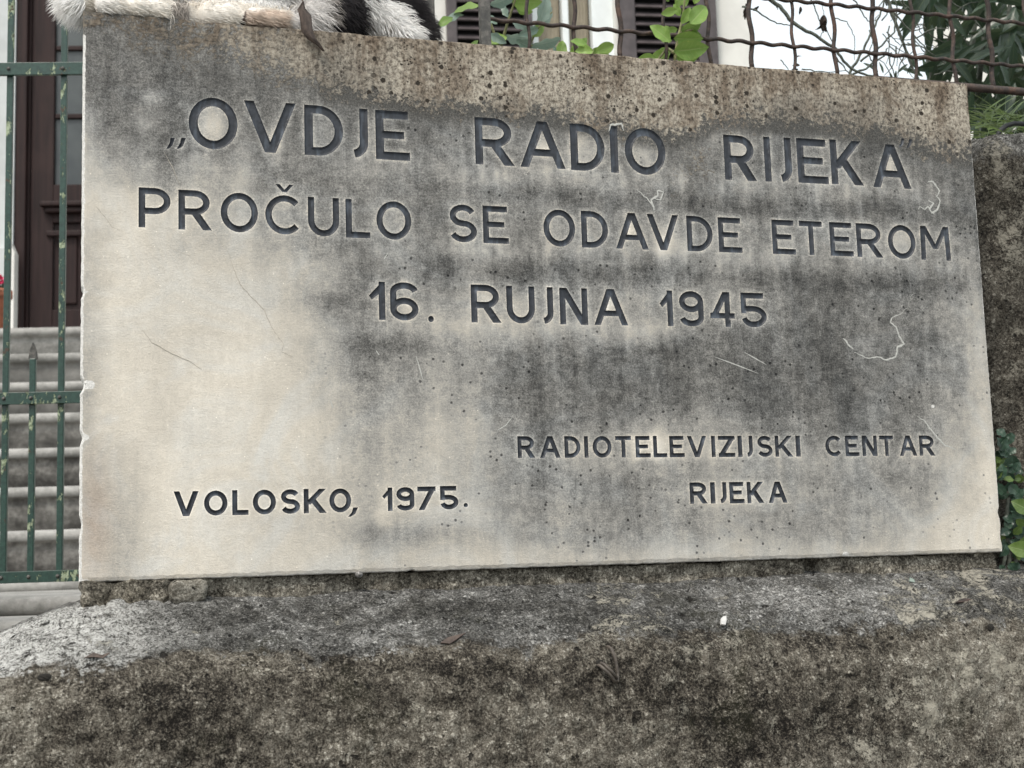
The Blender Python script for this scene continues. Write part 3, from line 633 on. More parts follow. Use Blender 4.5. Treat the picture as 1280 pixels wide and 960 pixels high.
for t in ts:
    y=np.interp(t,pl,pa[:,0]); z=np.interp(t,pl,pa[:,1]); y2=np.interp(t+.01,pl,pa[:,0]); z2=np.interp(t+.01,pl,pa[:,1])
    y1=np.interp(max(0,t-.01),pl,pa[:,0]); z1=np.interp(max(0,t-.01),pl,pa[:,1])
    dy,dz=y2-y1,z2-z1; l=math.hypot(dy,dz) or 1; rownorm.append((y,z,dz/l,-dy/l))
WTONE=[(700,850,140,28,-.20),(520,838,110,18,-.16),(960,905,150,60,-.24),(180,880,110,50,-.10),(40,900,60,60,.12),(690,890,90,50,.16),(480,920,110,40,.10),(880,850,70,25,.14),(1220,850,80,70,.30),(1230,940,70,40,-.10),(330,930,110,40,-.08),(830,940,60,30,.16),(1060,800,90,18,-.22),(880,790,120,12,-.15),(250,775,120,18,-.10),(430,780,130,25,-.04),(620,770,120,20,-.12),(1000,745,150,14,.14)]
for (y,z,ny,nz) in rownorm:
    if nz<0 or False: pass
    for x in xs:
        d=-.0+0; yy,zz=y,z
        if x<.02:
            k=min(1,(.02-x)/.20); dr=k**1.5*.085*min(1,max(.12,(z+.105)/.07)); zz-=dr; 
        p=Vector((x,yy,zz))
        big=noise.noise(p*6)*.006+noise.noise(p*17)*.0045; fine=noise.noise(p*60)*.0022+noise.noise(p*140)*.0013+noise.noise(p*290)*.0007
        # eroded, crumbling right shoulder
        er=(.0022*(.5-noise.voronoi(p*150)[0][0]) if x<1.5 and z>-.5 else 0)
        if x>.72 and -.13<z<-.05: 
            q=noise.noise(p*30); vd_,_v=noise.voronoi(p*105); er=(-.011*max(0,q+.12)-.012*max(0,noise.noise(p*12+Vector((3,1,2)))+.25)*(.8-vd_[0]*1.4)*1.2)*min(1,(x-.72)*5)*min(1,(z+.13)/.02,(-.05-z)/.02)
        D=(big+fine*1.7+er)*(1 if z>-.9 else .6)
        D*= .6 if y>.0 else 1
        vs.append((x,yy-abs(ny)*D if ny<0 else yy+ny*D, zz+nz*D+1.45 if nz>0 else zz+1.45))
        px,py=topx((x,yy,zz)) if y<.05 else (640,700)
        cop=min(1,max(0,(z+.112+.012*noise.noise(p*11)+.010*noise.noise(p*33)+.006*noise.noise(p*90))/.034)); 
        lichen_sheen=math.exp(-((px-40)/170)**2)*cop*(1 if y<.02 else .4)  # white left coping: lichen plus sunny sheen put into the colour
        r_=lerpt(px,[(0,.30),(120,.42),(350,.35),(640,.45),(800,.62),(1000,.45),(1150,.75),(1280,.8)])
        r_+= .25*noise.noise(Vector((px/120,py/60,0)))
        tn=.5+.12*noise.noise(Vector((px/90,py/260,7)))+.10*noise.noise(Vector((px/200,py/90,2)))
        for (sx,sy,rx,ry,am) in WTONE: tn+=am*math.exp(-((px-sx)/rx)**2-((py-sy)/ry)**2)
        li.append((cop,lichen_sheen,r_,min(1,max(0,tn))))
nx=len(xs); nr=len(ts)
fs=[[i*nx+j,(i+1)*nx+j,(i+1)*nx+j+1,i*nx+j+1] for i in range(nr-1) for j in range(nx-1)]
me=mesh('rendered_face',vs,fs,True); a_=me.attributes.new('lichen','FLOAT_COLOR','POINT'); a_.data.foreach_set('color',np.array(li,dtype=np.float32).ravel())  # carries coping mask, painted sheen, lichen and tone
link('rendered_face',me,M['wall'],wall)
WV=np.array(vs); WV[:,2]-=1.45
q_=(WV-np.array(CAM))@np.array(RM); WPX=640+q_[:,0]/-q_[:,2]*FPX; WPY=480-q_[:,1]/-q_[:,2]*FPX
def surf(px,py,off=0.0):          # the point of the wall's own surface seen at this pixel
    d=(WPX-px)**2+(WPY-py)**2+np.where(WV[:,1]>.02,1e6,0); i=int(np.argmin(d)); return Vector(WV[i])+Vector((0,-off*.8,off*.6))
# end closure on the left
ev=[(-.26,v[1],v[2]) for v in [vs[i*nx] for i in range(nr)]]; eb=[(-.30,.28,max(0,v[2]-.03)) for v in ev]
me=mesh('wall_end',ev+eb,[[i,nr+i,nr+i+1,i+1] for i in range(nr-1)],True); link('wall_end',me,M['wall'],wall)
# core below the plaque and behind
def rough_box(name,x0,x1,y0,y1,z0,z1,st,amp,sc,mat,parent,off=Vector((0,0,0)),fr=None,attr=False,smooth=True,rnd=.0):
    bm=bmesh.new()
    nxx,nyy,nzz=max(1,round((x1-x0)/st)),max(1,round((y1-y0)/st)),max(1,round((z1-z0)/st)); vd={}
    def V(i,j,k):
        if (i,j,k) not in vd:
            p=Vector((x0+(x1-x0)*i/nxx,y0+(y1-y0)*j/nyy,z0+(z1-z0)*k/nzz))
            if rnd:
                q=p.copy()
                for a,(lo,hi) in enumerate(((x0,x1),(y0,y1),(z0,z1))): q[a]=min(max(q[a],lo+rnd),hi-rnd)
                dv=p-q
                if dv.length>1e-9: p=q+dv.normalized()*min(rnd,max(abs(c) for c in dv))
            c=Vector(((x0+x1)/2,(y0+y1)/2,(z0+z1)/2)); n=Vector((0,0,0))
            if i in(0,nxx): n.x=-1 if i==0 else 1
            if j in(0,nyy): n.y=-1 if j==0 else 1
            if k in(0,nzz): n.z=-1 if k==0 else 1
            n.normalize(); d=amp*(noise.noise(p*sc)+.5*noise.noise(p*sc*2.7)+.28*noise.noise(p*sc*7)); p=p+n*d
            if fr: p=fr(p)
            vd[(i,j,k)]=bm.verts.new(p+off)
        return vd[(i,j,k)]
    for (a,na,b,nb2,fixed,nf) in ((0,nxx,1,nyy,2,nzz),(0,nxx,2,nzz,1,nyy),(1,nyy,2,nzz,0,nxx)):
        for f_ in (0,nf):
            for i in range(na):
                for j in range(nb2):
                    q=[]
                    for (di,dj) in ((0,0),(1,0),(1,1),(0,1)):
                        idx=[0,0,0]; idx[a]=i+di; idx[b]=j+dj; idx[fixed]=f_; q.append(V(*idx))
                    try: bm.faces.new(q)
                    except ValueError: pass
    bmesh.ops.recalc_face_normals(bm,faces=bm.faces); me=bpy.data.meshes.new(name); bm.to_mesh(me); bm.free()
    if smooth: me.polygons.foreach_set('use_smooth',[True]*len(me.polygons))
    return link(name,me,mat,parent)
def mfr(p):
    px,_=topx((p.x,p.y,p.z))
    if p.y<.03:
        if px<216: p.y-=.016*(1-max(0,(px-205)/11)); 
        p.y+=.004*noise.noise(Vector((p.x*14,0,p.z*40)))
        # hollow under the slab at right
        d=math.hypot((px-1020)/16,(p.z+.018)/.02)
        if d<1: p.y+=.03*(1-d)
    return p
rough_box('mortar_bed',.004,1.292,.011,.05,-.062,-.0035,.0032,.0058,38,M['mortar'],wall,WO,mfr)
p=aty(236,727,-.004); rough_box('embedded_stone',p.x-.024,p.x+.022,-.018,.03,-.034,-.006,.0035,.003,60,M['rock'],wall,WO,rnd=.010)
rough_box('backing_wall',.012,1.262,.040,.235,-.06,.698,.012,.003,20,M['backwall'],wall,WO)
# hook: bent wire in the wall
c=surf(760,838,.002)+WO
DW=simple('dark_wire',(.075,.062,.05),.6,.3,200)
mb=MB(); mb.tube([c+Vector(v) for v in ((-.014,.008,.006),(-.012,-.006,.004),(-.004,-.011,-.004),(.003,-.010,-.014),(.008,-.008,-.015),(.009,-.007,-.004),(.007,-.006,.012),(.003,-.004,.024),(.001,.004,.026))],.0021,8); mb.build('wire_hook',DW,wall,True)
mb=MB(); mb.tube([c+Vector(v) for v in ((-.012,.008,.009),(-.008,-.007,.006),(-.001,-.012,-.002),(.006,-.010,-.010))],.0019,8); mb.build('wire_hook',DW,wall,True)
def pit(px,py,y,rx,rz,parent=wall):
    p=surf(px,py,.0005)+WO; bm=bmesh.new(); bmesh.ops.create_uvsphere(bm,u_segments=14,v_segments=8,radius=1)
    for v in bm.verts: v.co=Vector((v.co.x*rx,v.co.y*.003,v.co.z*rz))*(1+.3*noise.noise(v.co*2+p)) +p
    me=bpy.data.meshes.new('hole_shade'); bm.to_mesh(me); bm.free(); link('hole_shade',me,M['darkpt'],parent)  # near-black lump stands in for the shade inside a hole
pit(57,846,-.178,.0075,.0042); pit(750,832,-.178,.0055,.0060); pit(1238,786,-.176,.005,.005); 
p=aty(449,718,-.006)+WO; MB().tube([p+Vector((0,.01,0)),p+Vector((0,-.003,0))],.0042,12).tube([p+Vector((0,-.002,0)),p+Vector((0,-.006,0))],.0018,8).build('bolt_stub',simple('dull_zinc',(.22,.21,.2),.6,.4,300,.0005,metal=.3),wall,True)

# ------------------------------------------------------------ small litter on the coping
def flake(name,px,py,y,pts,mat,label,cat,th=.0012,tilt=(0,0,0)):
    p=surf(px,py,.003); n=len(pts); bend=lambda a,b:.12*a*a+.002*noise.noise(Vector((a*90,b*90,0)))
    top=[(a,-th+ (bend(a,b)),b) for a,b in pts]; bot=[(a,th*.2+bend(a,b),b) for a,b in pts]
    me=mesh(name,top+bot,[list(range(n)),list(range(n,2*n))[::-1]]+[[i,i+n,(i+1)%n+n,(i+1)%n] for i in range(n)])
    o=link(name,me,mat); o.location=p; o.rotation_euler=tilt; tag(o,label,cat); return o
flake('stone_chip',902,779,-.158,[(-.005,-.006),(.001,-.007),(.005,.0),(.006,.006),(.001,.005),(-.003,.002)],M['chip'],'small bright white stone chip lying on the crumbling coping edge','stone chip',.003,(R(-30),0,0))
flake('dead_leaf',1207,754,-.09,[(-.020,-.006),(-.010,.002),(.0,.006),(.016,.004),(.026,-.006),(.014,-.003),(.004,.0),(-.008,-.004)],M['rust'],'curled black dead leaf on the coping at the right end','dead leaf',.002,(R(-50),R(8),0))
flake('dead_leaf',562,801,-.160,[(-.013,-.006),(-.004,.0),(.004,.003),(.020,.006),(.008,-.002),(-.002,-.008)],M['dry'],'small brown dead leaf on the coping edge below the plaque centre','dead leaf',.002,(R(-35),0,0))
flake('dead_leaf',122,823,-.158,[(-.014,-.002),(-.004,.004),(.005,.001),(.014,.003),(.006,-.003),(-.004,-.002)],M['dry'],'tiny dark dead leaf on the pale coping edge at the left','dead leaf',.001,(R(-35),0,0))
flake('stone_chip',1137,728,-.03,[(-.005,-.003),(.004,-.004),(.006,.002),(.0,.005)],simple('green_grey_chip',(.20,.24,.21),.8),'tiny grey-green chip on the ledge below the bottom right of the plaque','stone chip',.002,(R(-40),0,0))

# ------------------------------------------------------------ right pier
def pf(p):
    # top rises to the right, left shoulder rounded
    if p.z>.30:
        tz=.605+.062*min(1,max(0,(p.x-1.31)/.07)); k=(p.z-.30)/(.62-.30); z=.30+k*(tz-.30)-0
        z-=.35*k*max(0,(.16-p.y))**1.5; p.z=z
    p.y-= .02*math.exp(-((p.x-1.42)/.05)**2)
    return p
pier=rough_box('stone_gatepost',1.312,1.80,.055,.42,-.06,.62,.008,.012,9,M['rock'],None,Vector((0,0,0)),pf,rnd=.02)
me=pier.data; a_=me.attributes.new('lichen','FLOAT_COLOR','POINT'); n_=len(me.vertices); ar=np.zeros((n_,4),np.float32)
for i,v in enumerate(me.vertices):
    zz=v.co.z; ar[i]=(min(1,max(0,(zz-.575)/.06))*.95,min(1,max(0,(zz-.60)/.05))*.25,.35+.4*min(1,max(0,(v.co.x-1.345)/.03)),.46)
a_.data.foreach_set('color',ar.ravel()); tag(pier,'dark lichen-topped rough stone pier right of the plaque','stone pier')
rk=rough_box('mossy_rock',1.30,1.365,.20,.30,.40,.672,.006,.010,28,mat_concrete('black_moss_rock',.35,lich=False),None,rnd=.02); tag(rk,'small black mossy rock wedged between plaque corner and pier','rock')
cb=[aty(x,y,.16) for x,y in ((1246,176),(1250,166),(1258,160),(1268,157),(1285,158),(1310,168))]; MB().tube([p+Vector((0,0,.004)) for p in cb],.0042,8).build('cable',simple('black_cable',(.03,.03,.032),.5,.2),None,True,label='short black cable looped over the top of the stone pier',cat='cable')

# ------------------------------------------------------------ wire mesh fence
YF=.135
fence=empty('wire_mesh_fence',(0,YF,.70),label='rusty crimped wire mesh fence rising behind the top of the plaque',cat='fence')
FO=Vector((0,-YF,-.70))
def fx(px,py): p=aty(px,py,YF); return p
def crimp(a,b,pitch,amp,rad,ph,axis):
    n=int((b-a).length/(pitch/8)); pts=[]
    for i in range(n+1):
        p=a.lerp(b,i/n); s_=(p-a).length; 
        p=p+axis*amp*math.sin(2*math.pi*s_/pitch+ph)+Vector((0,1,0))*amp*.5*math.cos(2*math.pi*s_/pitch+ph); pts.append(p+FO)
    return pts
vx=[660,717,773,830,885,940,991,1043,1094,1143,1191,1240]
us=[fx(x,lerpt(x,[(605,27),(900,52),(1280,83)])).x for x in vx]; step=(us[-1]-us[0])/11
zlow=[fx(x,y).z for x,y in ((650,31),(900,52),(1094,67),(1260,81))]; zl=sum(zlow)/4
zup=[fx(x,y).z for x,y in ((1000,4),(1094,12),(1260,28))]; zu=sum(zup)/3; dzr=zu-zl
zr=fx(1245,112).z; x_start=fx(604,10).x
u0=us[0]
k=0
while True:
    x=u0+k*step
    if x>2.6: break
    rr=.0034+.0006*((k*7)%3-1)
    top=Vector((x+.002*math.sin(k*2.1),YF,zl+.62)); bot=Vector((x,YF,zr))
    MB().tube(crimp(bot,top,dzr,.0022,rr,k*2.0,Vector((1,0,0))),rr,8).build('vertical_wire',M['rust'],fence,True); k+=1
for j in range(0,9):
    z=zl+dzr*j
    MB().tube(crimp(Vector((x_start,YF-.004,z)),Vector((2.6,YF-.004,z)),step*.5,.0014,.0032,j*1.3,Vector((0,0,1))),.0032,8).build('horizontal_wire',M['rust'],fence,True)
MB().tube([Vector((1.22,YF,zr))+FO,Vector((2.6,YF,zr))+FO],.0068,14).build('bottom_rail',M['rust'],fence,True)
b0=fx(599,20).x; b1=fx(611.5,20).x; MB().box(b0,b1,-.008,.004,-.02,.52,.0008).build('flat_bar',M['iron'],fence)
# square end post
q0=fx(529,20).x; q1=fx(547.5,20).x
po=MB().box(q0,q1,.0,.04,-.02,.60,.003).build('fence_post',M['iron'],fence); po.location.y=.015

# ------------------------------------------------------------ gate
GY=R(-13.7)
def frame(px,py,d,yaw):
    o=at(px,py,d); ex=Vector((math.cos(yaw),math.sin(yaw),0)); ey=Vector((-math.sin(yaw),math.cos(yaw),0))
    def f(x,y,off=0):
        r=ray(x,y); t=((o-CAM).dot(ey)+off)/r.dot(ey); p=CAM+r*t-o; return p.dot(ex),p.z
    return o.copy(),f
go,gf=frame(78,724,2.6,GY)
gate=empty('garden_gate',go,GY,label='green iron bar gate with flaking paint left of the plaque',cat='gate')
mpp=2.6/FPX
def rail(y0,y1,name='rail'):
    a=gf(50,y0)[1]; b=gf(50,y1)[1]
    MB().box(-1.0,.52,-.010,-.002,b,a,.0008).build(name,M['green'],gate)
    return a,b
rt=rail(80,95.5); rm=rail(490.5,505.5); rb=rail(713.5,728,'bottom_rail')
def bar(x,ytop,ybot,wd,spear=False):
    x0=gf(x,ytop)[0]; z1=gf(x,ytop)[1]; z0=gf(x,ybot)[1]; x0b=gf(x,ybot)[0]
    mb=MB(); mb.box(x0-wd/2,x0+wd/2,-.0018,.0085,z0,z1,.0015); o=mb.build('bar',M['green'],gate)
    for r_ in (rt,rm,rb):
        zc=(r_[0]+r_[1])/2
        if z0<=zc+.02<=z1+.02: MB().tube([(x0,-.0095,zc),(x0,-.013,zc)],[.0042,.0028],8).build('rivet',M['iron'],o,True)
    if spear:
        zt=z1; g_=M['rust']; vs=[(-.004,0,0),(.004,0,0),(.0105,0,.006),(.0055,0,.028),(0,0,.040),(-.0055,0,.028),(-.0105,0,.006)]
        v=[(x0+a,.0033-.003*(1-abs(a)/.011),zt-.003+c) for a,b,c in vs]+[(x0+a,.0033+.003*(1-abs(a)/.011),zt-.003+c) for a,b,c in vs]
        mb=MB(); mb.add(v,[list(range(7)),list(range(7,14))[::-1]]+[[i,i+7,(i+1)%7+7,(i+1)%7] for i in range(7)]); mb.build('spear_tip',g_,o)
bw=.0118
p68=gf(78,300)[0]-gf(9.5,300)[0]
xt=gf(78,300)[0]
for kk in range(-12,6):
    x=xt+kk*p68; 
    # tall bars and short spear bars alternate
    z1=gf(78,-160)[1]; z0=rb[0]-.01
    def mk(x,z1,sp):
        mb=MB(); mb.box(x-bw/2,x+bw/2,-.0018,.0085,z0,z1,.0015); o=mb.build('bar',M['green'],gate)
        for r_ in (rt,rm,rb):
            zc=(r_[0]+r_[1])/2
            if zc<z1: MB().tube([(x,-.0095,zc),(x,-.013,zc)],[.0042,.0028],8).build('rivet',M['iron'],o,True)
        if sp:
            vs=[(-.005,0,0),(.005,0,0),(.0092,0,.003),(.006,0,.020),(0,0,.034),(-.006,0,.020),(-.0092,0,.003)]
            v=[(x+a,.0033-.004*(1-abs(a)/.012),z1-.003+c) for a,b,c in vs]+[(x+a,.0033+.004*(1-abs(a)/.012),z1-.003+c) for a,b,c in vs]
            MB().add(v,[list(range(7)),list(range(7,14))[::-1]]+[[i,i+7,(i+1)%7+7,(i+1)%7] for i in range(7)]).build('spear_tip',M['iron'],o)
    mk(x,z1,False)
    if kk<5: mk(x+p68*.485,gf(42,448)[1],True)

# ------------------------------------------------------------ steps and house with the door
HY=R(-13.5)
fwd=Vector((-math.sin(HY),math.cos(HY),0)); rgt=Vector((math.cos(HY),math.sin(HY),0))
base=at(60,721,4.3)
stairs=empty('garden_steps',(base.x,base.y,0),HY,kind='structure')
def step_mesh(y0,z,depth,width0,width1,drop,dirty):
    # bull-nosed tread over a recessed riser
    pr=[(depth,0),(.012,0),(.002,-.004),(-.004,-.012),(-.005,-.022),(-.002,-.032),(.008,-.040),(.020,-.043),(.021,-.06),(.020,-drop),(depth,-drop)]
    xs=np.linspace(width0,width1,60); vs=[];g=[]
    for i,x in enumerate(xs):
        for (a,b) in pr:
            w_=.003*noise.noise(Vector((x*5,z*9,a*9)))
            vs.append((x,y0+a+w_,z+b+w_*.5)); g.append((0.05 if b>-.03 else (dirty if b<-.038 else .35)*(1.15 if b<-.05 and b>-.08 else 1),0,0,1))  # riser grime, plus nosing highlight and shade below it in the colour
    n=len(pr); fs=[[i*n+j,(i+1)*n+j,(i+1)*n+j+1,i*n+j+1] for i in range(len(xs)-1) for j in range(n-1)]
    me=mesh('step',vs,fs,True); a=me.attributes.new('grime_and_shade','FLOAT_COLOR','POINT'); a.data.foreach_set('color',np.array(g,np.float32).ravel()); return me
for k in range(0,8):
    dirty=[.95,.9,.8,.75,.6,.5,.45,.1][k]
    dep=.34 if k<7 else 1.0
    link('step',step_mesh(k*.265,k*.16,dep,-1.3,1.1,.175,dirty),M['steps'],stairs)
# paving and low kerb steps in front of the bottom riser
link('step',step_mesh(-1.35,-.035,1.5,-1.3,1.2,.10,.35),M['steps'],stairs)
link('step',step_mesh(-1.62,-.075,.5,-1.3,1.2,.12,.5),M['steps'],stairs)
ho,hf=frame(35,403,7.0,HY)
ho.z=0
house=empty('stone_house',ho,HY,label='pale plastered house with brown front door and louvred shutters behind',cat='house')
def hz(py,px=60): return hf(px,py)[1]+at(35,403,7.0).z
def hx(px,py=300): return hf(px,py)[0]
zt=1.12; dtop=3.45
xl=hx(16); xr=hx(16)+1.30
MB().box(-5,xl-.0,0,.35,-.2,6.2).build('wall',M['greyplaster'],house)
MB().box(xl,xr,0,.35,dtop,6.2).build('wall',M['greyplaster'],house)
MB().box(xr,1.9,0,.35,-.2,6.2).build('wall',M['greyplaster'],house)
MB().box(xl-.10,xl+.0,-.05,-.002,zt,zt+.002+ (hz(310)-zt),.01).build('jamb_base',M['greyplaster'],house)
mb=MB(); jz=hz(318); jx=hx(22.5); mb.add([(xl,-.06,zt),(jx,-.06,zt),(jx,-.06,jz),(xl+.004,-.06,jz+.05),(xl,.01,zt),(jx,.01,zt),(jx,.01,jz),(xl+.004,.01,jz+.05)],[[0,1,2,3],[7,6,5,4],[0,4,5,1],[1,5,6,2],[2,6,7,3],[3,7,4,0]]); mb.build('jamb_base',M['plaster'],house)
# door frame and leaves
x33=hx(33); x35=hx(35); fy=.03
fr=MB().box(xl+.002,x33-.012,.012,.12,zt,dtop,.004).box(x33-.012,x33,.045,.12,zt,dtop,.002).box(xr-(x33-xl),xr-.002,.012,.12,zt,dtop,.004).box(x33,xr-(x33-xl),.012,.12,dtop-.09,dtop,.004).build('door_frame',M['wood'],house)
door=empty('door',(0,0,0)); door.parent=house
dw=(xr-(x33-xl)-x33)/2-.003
for s_ in (0,1):
    bx=x33+.003+s_*(dw+.001); f_=lambda a:(bx+a if s_==0 else bx+dw-a)
    gl0=hx(64,150)-x33-.003; gl1=hx(101.5,150)-x33-.003
    zb=hz(403); zp0=hz(385); zp1=hz(292); zc0=hz(275); zc1=hz(251); zg=hz(227); zg1=dtop-.20
    def bb(a0,a1,y0,y1,z0,z1,c=.003): 
        x0,x1=sorted((f_(a0),f_(a1))); return (x0,x1,y0,y1,z0,z1,c)
    mb=MB(); mb.box(*bb(0,gl0,.055,.10,zt,dtop-.092)); mb.box(*bb(gl1,dw,.055,.10,zt,dtop-.092)); mb.box(*bb(gl0,gl1,.056,.099,zt,zp0)); mb.box(*bb(gl0,gl1,.056,.099,zc0,zg)); mb.box(*bb(gl0,gl1,.056,.099,zg1,dtop-.093))
    mb.build('door_leaf',M['wood'],door)
    MB().box(*bb(gl0+.002,gl1-.002,.075,.092,zp0+.001,zc0,.002)).build('lower_panel',M['wood'],door)
    e=.02; MB().box(*bb(gl0+.03,gl1-.03,.062,.080,zp0+.03,zc0-.04,.008)).build('raised_panel',M['wood'],door)
    MB().box(*bb(gl0-.055,gl1+.02,.0,.054,zc1-.025,zc1,.006)).box(*bb(gl0-.035,gl1+.01,.018,.054,zc1-.055,zc1-.026,.008)).box(*bb(gl0-.03,gl1+.01,.036,.054,zc0-.075,zc0-.045,.006)).build('moulding',M['wood'],door)
    MB().box(*bb(gl0+.001,gl1-.001,.082,.088,zg+.001,zg1-.001,0)).build('glass_pane',M['glass'],door)
    for py in (140,54,-35):
        MB().box(*bb(gl0+.002,gl1-.002,.066,.096,hz(py)-.012,hz(py)+.012,.003)).build('glazing_bar',M['wood'],door)
MB().tube([(x33+dw-.03,.055,zt+1.02),(x33+dw-.03,.02,zt+1.02),(x33+dw-.10,.02,zt+1.02)],.009,8).build('door_handle',M['iron'],door,True)
# shuttered wing
WY=R(-8.5); 
wo_,wf=frame(700,60,7.2,WY); wing=empty('window_wing',wo_,WY); wing.parent=house; wing.matrix_parent_inverse=Matrix.LocRotScale(ho,Matrix.Rotation(HY,3,'Z').to_quaternion(),None).inverted()
def wx(px,py=60): return wf(px,py)[0]
def wz(py,px=720): return wf(px,py)[1]
Zb,Zt=wz(260),wz(-330)
x_l,x_r=wx(547),wx(941)
wl,wr=wx(667),wx(770)
wpart=lambda mb,n,mat,par=None,**k: mb.build(n,mat,par or wing,**k)
wpart(MB().box(x_l-.75,wl,0,.3,-3,4),'wall',M['plaster']); wpart(MB().box(wr,x_r,0,.3,-3,4),'wall',M['plaster'])
wpart(MB().box(wl,wr,0,.3,Zt,4),'wall',M['plaster']); wpart(MB().box(wl,wr,0,.3,-3,Zb),'wall',M['plaster'])
wpart(MB().box(x_l-.75,x_r+.15,-.25,3.0,4.0,4.12,.01),'eaves',M['plaster'])
def tri(a,b): return a
rf=MB(); rf.add([(x_l-.85,-.35,4.12),(x_r+.25,-.35,4.12),(x_r+.25,3.2,4.12),(x_l-.85,3.2,4.12),(x_l-.3,1.4,5.2),(x_r-.6,1.4,5.2)],[[0,1,5,4],[1,2,5],[2,3,4,5],[3,0,4],[3,2,1,0]]); wpart(rf,'roof',M['tile'])
wpart(MB().box(x_r-.3,x_r,.3,3.0,-3,4),'side_wall',M['plaster'])
win=MB().box(wl,wx(675),.03,.10,Zb,Zt,.004).box(wx(743),wr,.03,.10,Zb,Zt,.004).box(wx(706),wx(714),.035,.10,Zb,Zt,.004).box(wx(675),wx(743),.036,.10,Zt-.07,Zt,.004).box(wx(675),wx(743),.036,.10,Zb,Zb+.06,.004).build('window_frame',M['white'],wing)
for a,b in ((675,706),(714,743)):
    w0,w1=wx(a)+.002,wx(b)-.002; n=24; vs=[]
    for i in range(n+1):
        x=w0+(w1-w0)*i/n; y=.115+.004*math.sin(i*1.7)
        vs+= [(x,y,Zb),(x,y,Zt)]
    link('curtain',mesh('curtain',vs,[[2*i,2*i+2,2*i+3,2*i+1] for i in range(n)],True),M['curtain'],win)
wpart(MB().box(wl,wr,.16,.20,Zb,Zt),'shade_black',M['dark'])  # near-black sheet stands in for the unlit room behind the window
def shutter(xa,xb,st0,st1):
    sh=MB().box(xa,xa+st0,-.055,-.012,Zb-.02,Zt+.02,.004).box(xb-st1,xb,-.055,-.012,Zb-.02,Zt+.02,.004).box(xa+st0,xb-st1,-.054,-.013,Zt-.07,Zt+.018,.004).box(xa+st0,xb-st1,-.054,-.013,Zb-.018,Zb+.08,.004).build('shutter',M['shutter'],wing)
    z=Zb+.10; pitch=11.85*7.2/FPX
    me=None
    while z<Zt-.09:
        if me is None:
            xm0,xm1=xa+st0+.001,xb-st1-.001; me=mesh('slat',[(xm0,-.052,-.016),(xm1,-.052,-.016),(xm1,-.018,.016),(xm0,-.018,.016),(xm0,-.047,-.021),(xm1,-.047,-.021),(xm1,-.013,.011),(xm0,-.013,.011)],[[0,1,2,3],[7,6,5,4],[0,4,5,1],[1,5,6,2],[2,6,7,3],[3,7,4,0]]); me.materials.append(M['shutter'])
        o=link('slat',me,None,sh); o.location.z=z; z+=pitch
    MB().box(xa+st0,xb-st1,-.011,-.009,Zb,Zt).build('slat_gap_shade',M['dark'],sh)  # near-black sheet paints the shade in the gaps between slats
shutter(wx(558),wx(666)-.006,.052,.040); shutter(wx(770)+.012,wx(894),.085,.105)

# neighbour house far right
no_,nf=frame(1210,60,13,R(-40)); nh=empty('neighbour_house',no_,R(-40),label='white house seen through the dark oleander at upper right',cat='house')
n0=nf(1166,60)[0]; n1=nf(1500,60)[0]; nzb=-6; nzt=nf(1210,-300)[1]
MB().box(n0,n1,0,4,nzb,nzt,.02).build('wall',M['plaster'],nh)
MB().add([(n0-.2,-.2,nzt),(n1+.2,-.2,nzt),(n1+.2,4.2,nzt),(n0-.2,4.2,nzt),(n0+1,2,nzt+.9),(n1-1,2,nzt+.9)],[[0,1,5,4],[1,2,5],[2,3,4,5],[3,0,4],[3,2,1,0]]).build('roof',M['tile'],nh)
a,b=nf(1300,60)[0],nf(1370,60)[0]; MB().box(a,b,-.04,.002,nf(1300,90)[1],nf(1300,-120)[1],.01).build('shutter',M['shutter'],nh)

# ------------------------------------------------------------ plants
def leafmesh(name,L,Wd,tipp=1.0,base=.25,fold=.25,curl=.25,lobes=0,seed=0):
    n=9; vs=[];at_=[]
    for i in range(n+1):
        u=i/n; wv=(math.sin(math.pi*min(1,u**tipp))**.75)*(1-.15*u) if 0<u<1 else 0.0
        if lobes: wv*= .72+.38*abs(math.cos(math.pi*lobes*u))
        wv=max(wv,.0)*Wd/2; wob=.10*Wd*math.sin(u*15+seed*2.1); wv*=1+.06*math.sin(u*60+seed)
        y=-curl*L*u*u
        for j,v in enumerate((-1,-.5,0,.5,1)):
            vs.append((v*wv, L*u, abs(v)*fold*wv + y + wob*abs(v)*.5)); at_.append((u,abs(v),0,1))
    fs=[[i*5+j,i*5+j+1,(i+1)*5+j+1,(i+1)*5+j] for i in range(n) for j in range(4)]
    me=mesh(name,vs,fs,True); a=me.attributes.new('lf','FLOAT_COLOR','POINT'); a.data.foreach_set('color',np.array(at_,np.float32).ravel()); return me
CX=Vector((RM[0][0],RM[1][0],RM[2][0])); CY=Vector((RM[0][1],RM[1][1],RM[2][1])); CZ=Vector((RM[0][2],RM[1][2],RM[2][2]))
rl=random.Random(3)
def place_leaf(me,parent,pos,ang,tilt=.0,roll=0.,scale=1.,mat=None,name='leaf'):
    scale*=rl.uniform(.82,1.12)
    # ang: direction of the leaf in the picture, degrees counter-clockwise from right
    d=(CX*math.cos(R(ang))+CY*math.sin(R(ang))); nrm=CZ
    d2=(d*math.cos(tilt)+nrm*math.sin(tilt)).normalized(); n2=(nrm-d2*nrm.dot(d2)).normalized(); x=d2.cross(n2)
    Mx=Matrix((x,d2,n2)).transposed() @ Matrix.Rotation(roll,3,'Y')
    o=link(name,me,mat,parent); o.matrix_world=Matrix.Translation(pos-parent.location)@Mx.to_4x4()@Matrix.Scale(scale,4); return o
MPX=1/FPX
def unit(name,mat,**k): 
    me=leafmesh(name,1.0,**k); me.materials.append(mat); return me
